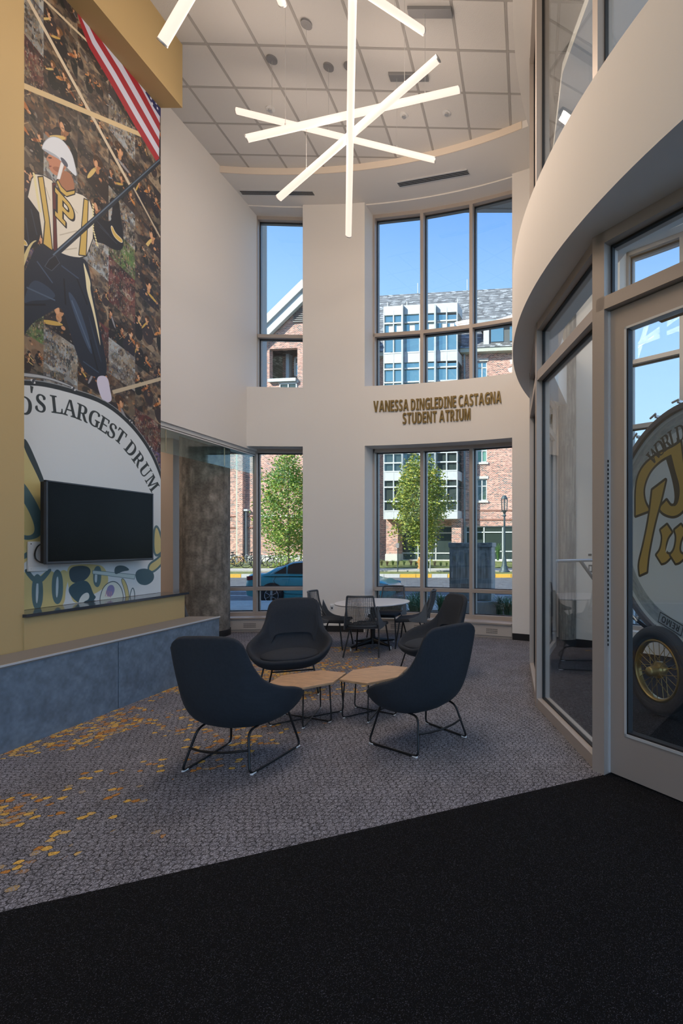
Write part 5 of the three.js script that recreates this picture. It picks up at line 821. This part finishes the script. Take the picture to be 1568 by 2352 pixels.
// ---------------------------------------------------------------- street furniture
{
  const cab = thing('utility_cabinet', 'grey metal utility cabinet on a concrete pad outside the window', 'cabinet', [-1.72, -.06, -13.0]);
  const W = 1.0, D = 1.0, Hc = 1.38, y = .31; const steel = mat(.46, .49, .50, .5, { metalness: .2 }), wash = dataTex(256, 256, (a, b) => { const v = 205 + 70 * (vnoise(a / 12, b / 70, 22, 151) - .5) + 40 * (vnoise(a / 30, b / 30, 9, 152) - .5); return [v, v, v]; });
  steel.map = wash;
  obj('body', lbx(-W / 2, W / 2, y, y + Hc - .10, -D / 2, D / 2), steel, cab); obj('lid', rbox(W + .05, .11, D + .05, .01, 0, y + Hc - .05, 0), steel, cab);
  obj('door', rbox(.47, Hc - .2, .02, .004, -.245, y + .62, D / 2 + .008), steel, cab); obj('door', rbox(.47, Hc - .2, .02, .004, .245, y + .62, D / 2 + .008), steel, cab);
  obj('handle', [rbox(.02, .14, .03, .006, -.44, y + .62, D / 2 + .03)], M.nickel, cab); for (let k = 0; k < 6; k++) obj('vent_slot', rbox(.2, .012, .008, .002, -.13, y + .22 + k * .035, D / 2 + .02), M.black, cab);
  obj('concrete_pad', rbox(1.36, .30, 1.36, .02, .06, .15, 0), mat(.42, .41, .39, .9), cab);
  function lbx(a, b, c, e, f, g) { const q = new THREE.BoxGeometry(b - a, e - c, g - f); q.translate((a + b) / 2, (c + e) / 2, (f + g) / 2); return q; }
  const ld = 33, lamp = thing('street_lamp', 'dark green lantern lamp post on the far verge', 'street lamp', [(1158 - CX) / F * ld, -.2, -ld]), iron = mat(.06, .09, .10, .5, { metalness: .2 });
  const lathe = (pts, seg = 16) => new THREE.LatheGeometry(pts.map(([a, b]) => new THREE.Vector2(a, b)), seg);
  obj('base', lathe([[.34, 0], [.34, .08], [.24, .14], [.23, .34], [.17, .42], [.12, .8], [.085, 1.0]], 8), iron, lamp); obj('pole', lathe([[.075, 1.0], [.06, 3.5], [.11, 3.54], [.11, 3.60], [.06, 3.66], [.09, 3.72]]), iron, lamp);
  obj('lantern_base', lathe([[.05, 3.68], [.16, 3.86], [.19, 3.9]], 6), iron, lamp); obj('lantern_cap', lathe([[.22, 4.62], [.21, 4.68], [.15, 4.78], [.13, 4.84], [0, 4.86]], 6), iron, lamp);
  for (let k = 0; k < 6; k++) { const a = k * 60 * deg, b = (k + 1) * 60 * deg; obj('lantern_bar', sweep([V3(.185 * Math.sin(a), 3.88, .185 * Math.cos(a)), V3(.22 * Math.sin(a), 4.63, .22 * Math.cos(a))], .02, 6), iron, lamp); obj('lantern_pane', gridSurface(1, 1, (u, v) => { const r = lerp(.18, .215, v), p = V3(r * Math.sin(a), 0, r * Math.cos(a)).lerp(V3(r * Math.sin(b), 0, r * Math.cos(b)), u); return p.setY(lerp(3.9, 4.62, v)); }), glass(.9, .93, .93), lamp); }
  const hy = thing('fire_hydrant', 'small orange fire hydrant across the street', 'hydrant', [(963.5 - CX) / F * 36, -.12, -36]); obj('barrel', lathe([[.16, 0], [.16, .06], [.11, .08], [.11, .55], [.14, .57], [.14, .62], [.1, .75], [.03, .82], [0, .84]]), mat(.55, .27, .06, .5), hy); obj('nozzle', sweep([V3(-.2, .45, 0), V3(.2, .45, 0)], .06, 10), mat(.55, .27, .06, .5), hy);
  const sg = (px, d, y1, label) => { const t = thing('parking_sign', label, 'sign post', [(px - CX) / F * d, -.2, -d]); obj('post', sweep([V3(0, 0, 0), V3(0, y1, 0)], .03, 6), iron, t); obj('plate', rbox(.2, .3, .02, .005, 0, y1 - .17, .03), mat(.3, .3, .32, .5), t); };
  sg(913, 33.2, 1.85, 'thin sign post beside the yellow curb in front of the bay'); sg(692, 33.5, 2.1, 'narrow parking sign post behind the roof of the parked car');
}
// ---------------------------------------------------------------- bicycles in the rack
{
  const bike = (() => {
    const t = thing('bicycle', '', 'bicycle'), fr = mat(.02, .02, .025, .4), rb = M.black, sp = M.nickel, r = .335, wheel = (x) => { const tire = new THREE.TorusGeometry(r, .022, 8, 36); tire.translate(x, r + .02, 0); const w = obj('wheel', tire, rb, t); for (let k = 0; k < 10; k++) { const a = k * .628; obj('spoke', sweep([V3(x, r + .02, 0), V3(x + r * Math.cos(a), r + .02 + r * Math.sin(a), 0)], .004, 4), sp, w); } };
    wheel(-.52); wheel(.52); const bb = V3(-.06, .30, 0), st = V3(-.22, .78, 0), hd = V3(.34, .80, 0), rw = V3(-.52, r + .02, 0), fw = V3(.52, r + .02, 0), hl = V3(.37, .68, 0);
    obj('frame', [[bb, st], [bb, hl], [st, hd], [rw, bb], [rw, st], [hd, fw]].map(([a, b]) => sweep([a, b], .017, 6)), fr, t);
    obj('handlebar', [sweep([hd, hd.clone().add(V3(-.02, .16, 0))], .014, 6), sweep([V3(.28, .96, -.28), V3(.34, .97, 0), V3(.28, .96, .28)], .014, 6)], rb, t); obj('saddle', [rbox(.26, .05, .14, .02, -.25, .92, 0), sweep([st, V3(-.25, .92, 0)], .014, 6)], rb, t);
    obj('crank', [sweep([V3(-.06, .30, .07), V3(-.06, .13, .07)], .012, 5), rbox(.09, .02, .08, .005, -.06, .13, .1)], rb, t); return t;
  })();
  const plainFrame = mat(.02, .02, .025, .4);
  const put = (px, d, turn, label, col) => { const pos = [(px - CX) / F * d, -.12 + Math.max(0, d - 36.4) * .06, -d]; let b; if (!bike.userData.label) { b = bike; b.position.set(...pos); b.rotation.y = turn; b.userData.label = label; } else b = dup(bike, pos, turn, label); b.userData.group = 'bicycles in the rack'; const paint = col ?? plainFrame; b.traverse((o) => { if (o.name === 'frame') o.material = paint; }); };
  put(545, 36.3, .5, 'yellow bicycle in the rack across the street', mat(.62, .36, .02, .4));
  put(524, 37.6, .9, 'black bicycle just beside the concrete column, left of the yellow one'); put(536, 38.7, -.7, 'black bicycle half hidden behind the yellow one');
  put(566, 37.5, .7, 'black bicycle just right of the yellow one', mat(.10, .02, .03, .4)); put(580, 38.7, -.6, 'black bicycle partly behind the window mullion'); put(606, 36.5, .8, 'black bicycle at the edge of the street tree window, above the car boot');
  put(632, 37.6, .3, 'black bicycle above the rear window of the parked car'); put(648, 38.8, -.4, 'black bicycle leaning beside the tree trunk'); put(680, 36.8, .2, 'black bicycle above the roof of the parked car');
  const rack = thing('bicycle_rack', 'low metal bicycle rack behind the parked car', 'bike rack', [(600 - CX) / F * 39.6, -.08, -39.6]); for (let k = -4; k <= 4; k++) obj('hoop', rod([V3(k * .62, 0, 0), V3(k * .62, .8, 0), V3(k * .62 + .3, .8, 0), V3(k * .62 + .3, 0, 0)], .025, .12), B.steel, rack);
}
// ---------------------------------------------------------------- parked car
{
  const L = 4.86, Wd = .90, car = thing('parked_car', 'teal saloon car parked at the near kerb outside the window', 'car', [-9.69, GY, -17.75]);
  const paintT = mat(.05, .36, .40, .3, { clearcoat: .7, clearcoatRoughness: .08, metalness: .1 }), gl = mat(.012, .014, .016, .05), chrome = mat(.6, .6, .62, .15, { metalness: 1 });
  const key = (tab, s) => { let k = 0; while (k < tab.length - 2 && s > tab[k + 1][0]) k++; const [a, b] = [tab[k], tab[k + 1]], t = Math.min(1, Math.max(0, (s - a[0]) / (b[0] - a[0]))), q = t * t * (3 - 2 * t); return lerp(a[1], b[1], q); };
  const deck = [[0, .86], [.05, .99], [.18, 1.045], [.7, 1.06], [1.1, 1.03], [3.3, .98], [3.6, .955], [4.4, .80], [4.72, .66], [4.86, .50]], half = [[0, .66], [.12, .80], [.6, .885], [2.4, .91], [4.2, .88], [4.66, .76], [4.86, .5]], low = [[0, .42], [.15, .30], [.6, .23], [4.2, .23], [4.7, .26], [4.86, .36]];
  const body = gridSurface(44, 18, (u, v) => { const s = u * L, hw = key(half, s), yt = key(deck, s), yb = key(low, s), a = v * Math.PI, sh = .78; // from the near sill over the top to the far sill
    const c = Math.cos(a), n = Math.sin(a), z = hw * Math.sign(c) * Math.pow(Math.abs(c), .30), y = yb + (yt - yb) * Math.pow(n, .38); return V3(s, y, z * (1 - .05 * Math.max(0, (y - .6)))); });
  const capped = merged([body, gridSurface(44, 1, (u, v) => { const s = u * L, hw = key(half, s) * .98; return V3(s, key(low, s), lerp(-hw, hw, v)); }), gridSurface(1, 12, (u, v) => { const p = V3(0, 0, 0), a = v * Math.PI, c = Math.cos(a), n = Math.sin(a); p.set(0, .42 + .44 * Math.pow(n, .38) * u, .66 * Math.sign(c) * Math.pow(Math.abs(c), .3) * u); return p; })]);
  const solid = mergeVertices((() => { const g = capped.clone(); g.deleteAttribute('normal'); g.deleteAttribute('uv'); return g; })(), 1e-3); solid.computeVertexNormals();
  obj('body', solid, paintT, car);
  const roofT = [[.62, 1.04], [1.05, 1.26], [1.55, 1.43], [2.1, 1.475], [2.7, 1.45], [3.2, 1.26], [3.62, .97]], roofW = [[.62, .66], [1.2, .66], [2.2, .655], [3.1, .68], [3.62, .74]];
  obj('roof', gridSurface(30, 16, (u, v) => { const s = lerp(.62, 3.62, u), yt = key(roofT, s), hw = key(roofW, s), a = v * Math.PI, c = Math.cos(a), n = Math.sin(a), y = .95 + (yt - .95) * Math.pow(n, .45); return V3(s, y, Math.sign(c) * Math.pow(Math.abs(c), .35) * lerp(.84, hw, (y - .95) / .53)); }), paintT, car);
  // side glass on the near side, slightly proud of the pillars
  const sideZ = (y) => lerp(.845, .665, (y - .95) / .53) + .012, pane = (pts, name, m = gl) => { const s = new THREE.Shape(pts.map((p) => new THREE.Vector2(...p))), g = new THREE.ShapeGeometry(s, 6), p = g.attributes.position; for (const sg of [1, -1]) { const h = g.clone(), q = h.attributes.position; for (let i = 0; i < q.count; i++) q.setZ(i, sg * sideZ(q.getY(i))); h.computeVertexNormals(); obj(name, h, m, car); } };
  pane([[1.00, 1.03], [1.36, 1.27], [1.40, 1.03]], 'quarter_window'); pane([[1.44, 1.03], [1.42, 1.29], [1.60, 1.36], [2.06, 1.40], [2.10, 1.02]], 'rear_door_window'); pane([[2.20, 1.02], [2.18, 1.40], [2.62, 1.385], [3.0, 1.22], [3.30, 1.01]], 'front_door_window');
  obj('window_trim', [1, -1].map((s) => sweep(spline([V3(.92, 1.01, s * .86), V3(1.2, 1.21, s * .78), V3(1.5, 1.355, s * .715), V3(2.1, 1.425, s * .70), V3(2.7, 1.39, s * .71), V3(3.1, 1.20, s * .78), V3(3.4, 1.0, s * .86)], 40), .010, 5)), chrome, car);
  obj('rear_window', gridSurface(6, 6, (u, v) => { const s = lerp(.72, 1.3, v), yt = key(roofT, s) + .012; return V3(s, yt, lerp(-.5, .5, u)); }), gl, car); obj('windscreen', gridSurface(6, 6, (u, v) => { const s = lerp(2.75, 3.5, v), yt = key(roofT, s) + .012; return V3(s, yt, lerp(-.55, .55, u)); }), gl, car);
  const dim = (px) => 0; // panel gaps
  for (const sg of [1, -1]) { const zz = (s, y) => sg * (key(half, s) * (1 - .05 * Math.max(0, y - .6)) + .004);
    obj('door_gap', sweep([V3(1.10, .95, zz(1.1, .95)), V3(1.02, .80, zz(1.02, .8)), V3(1.12, .62, zz(1.1, .62)), V3(1.42, .38, zz(1.4, .4)), V3(2.12, .36, zz(2.1, .4)), V3(2.12, .95, zz(2.1, .95))].flatMap((p, i, a) => i < a.length - 1 ? [p, p.clone().lerp(a[i + 1], .5)] : [p]), .007, 5), M.black, car);
    for (const s of [1.3, 2.35]) obj('door_handle', sweep([V3(s, .86, zz(s, .86)), V3(s + .05, .865, zz(s, .86) + sg * .02), V3(s + .2, .865, zz(s, .86) + sg * .02), V3(s + .24, .86, zz(s, .86))], .015, 6), paintT, car);
    obj('tail_lamp', gridSurface(8, 4, (u, v) => { const s = lerp(.03, .42, u), y = lerp(.80, .93, v) + .04 * u; return V3(s, y, zz(s, y) + sg * .006); }), mat(.20, .012, .02, .2), car); obj('head_lamp', gridSurface(8, 4, (u, v) => { const s = lerp(4.25, 4.68, u), y = lerp(.60, .74, v) - .06 * u; return V3(s, y, zz(s, y) + sg * .006); }), mat(.55, .6, .65, .1, { metalness: .5 }), car);
    for (const s of [.98, 3.78]) { const w = new THREE.Group(); w.name = 'wheel'; w.position.set(s, .325, sg * .84); car.add(w); const zc = (g) => { g.rotateX(Math.PI / 2); return g; };
      const well = new THREE.CircleGeometry(.385, 40); well.translate(0, .03, sg * .075); obj('wheel_well', well, M.black, w); const tire = new THREE.TorusGeometry(.262, .062, 14, 40); tire.scale(1, 1, 1.5); tire.translate(0, 0, sg * .03); obj('tire', tire, mat(.015, .015, .016, .8), w);
      const rimG = new THREE.TorusGeometry(.222, .014, 8, 40); rimG.translate(0, 0, sg * .10); obj('rim', rimG, chrome, w); const back = new THREE.CircleGeometry(.22, 32); back.translate(0, 0, sg * .088); obj('brake', back, mat(.03, .03, .03, .5), w);
      for (let k = 0; k < 6; k++) { const a = k * 60 * deg + .5; obj('spoke', beam(V3(.02 * Math.cos(a), .02 * Math.sin(a), sg * .112), V3(.215 * Math.cos(a), .215 * Math.sin(a), sg * .105), .07, .016).clone(), mat(.5, .5, .52, .25, { metalness: .8 }), w); } }
  }
  obj('sill', rbox(2.2, .06, 1.70, .02, 2.35, .24, 0), paintT, car); obj('rear_bumper_trim', rbox(.06, .04, 1.2, .01, .05, .62, 0), M.black, car);
}
renderer.render(scene, camera);
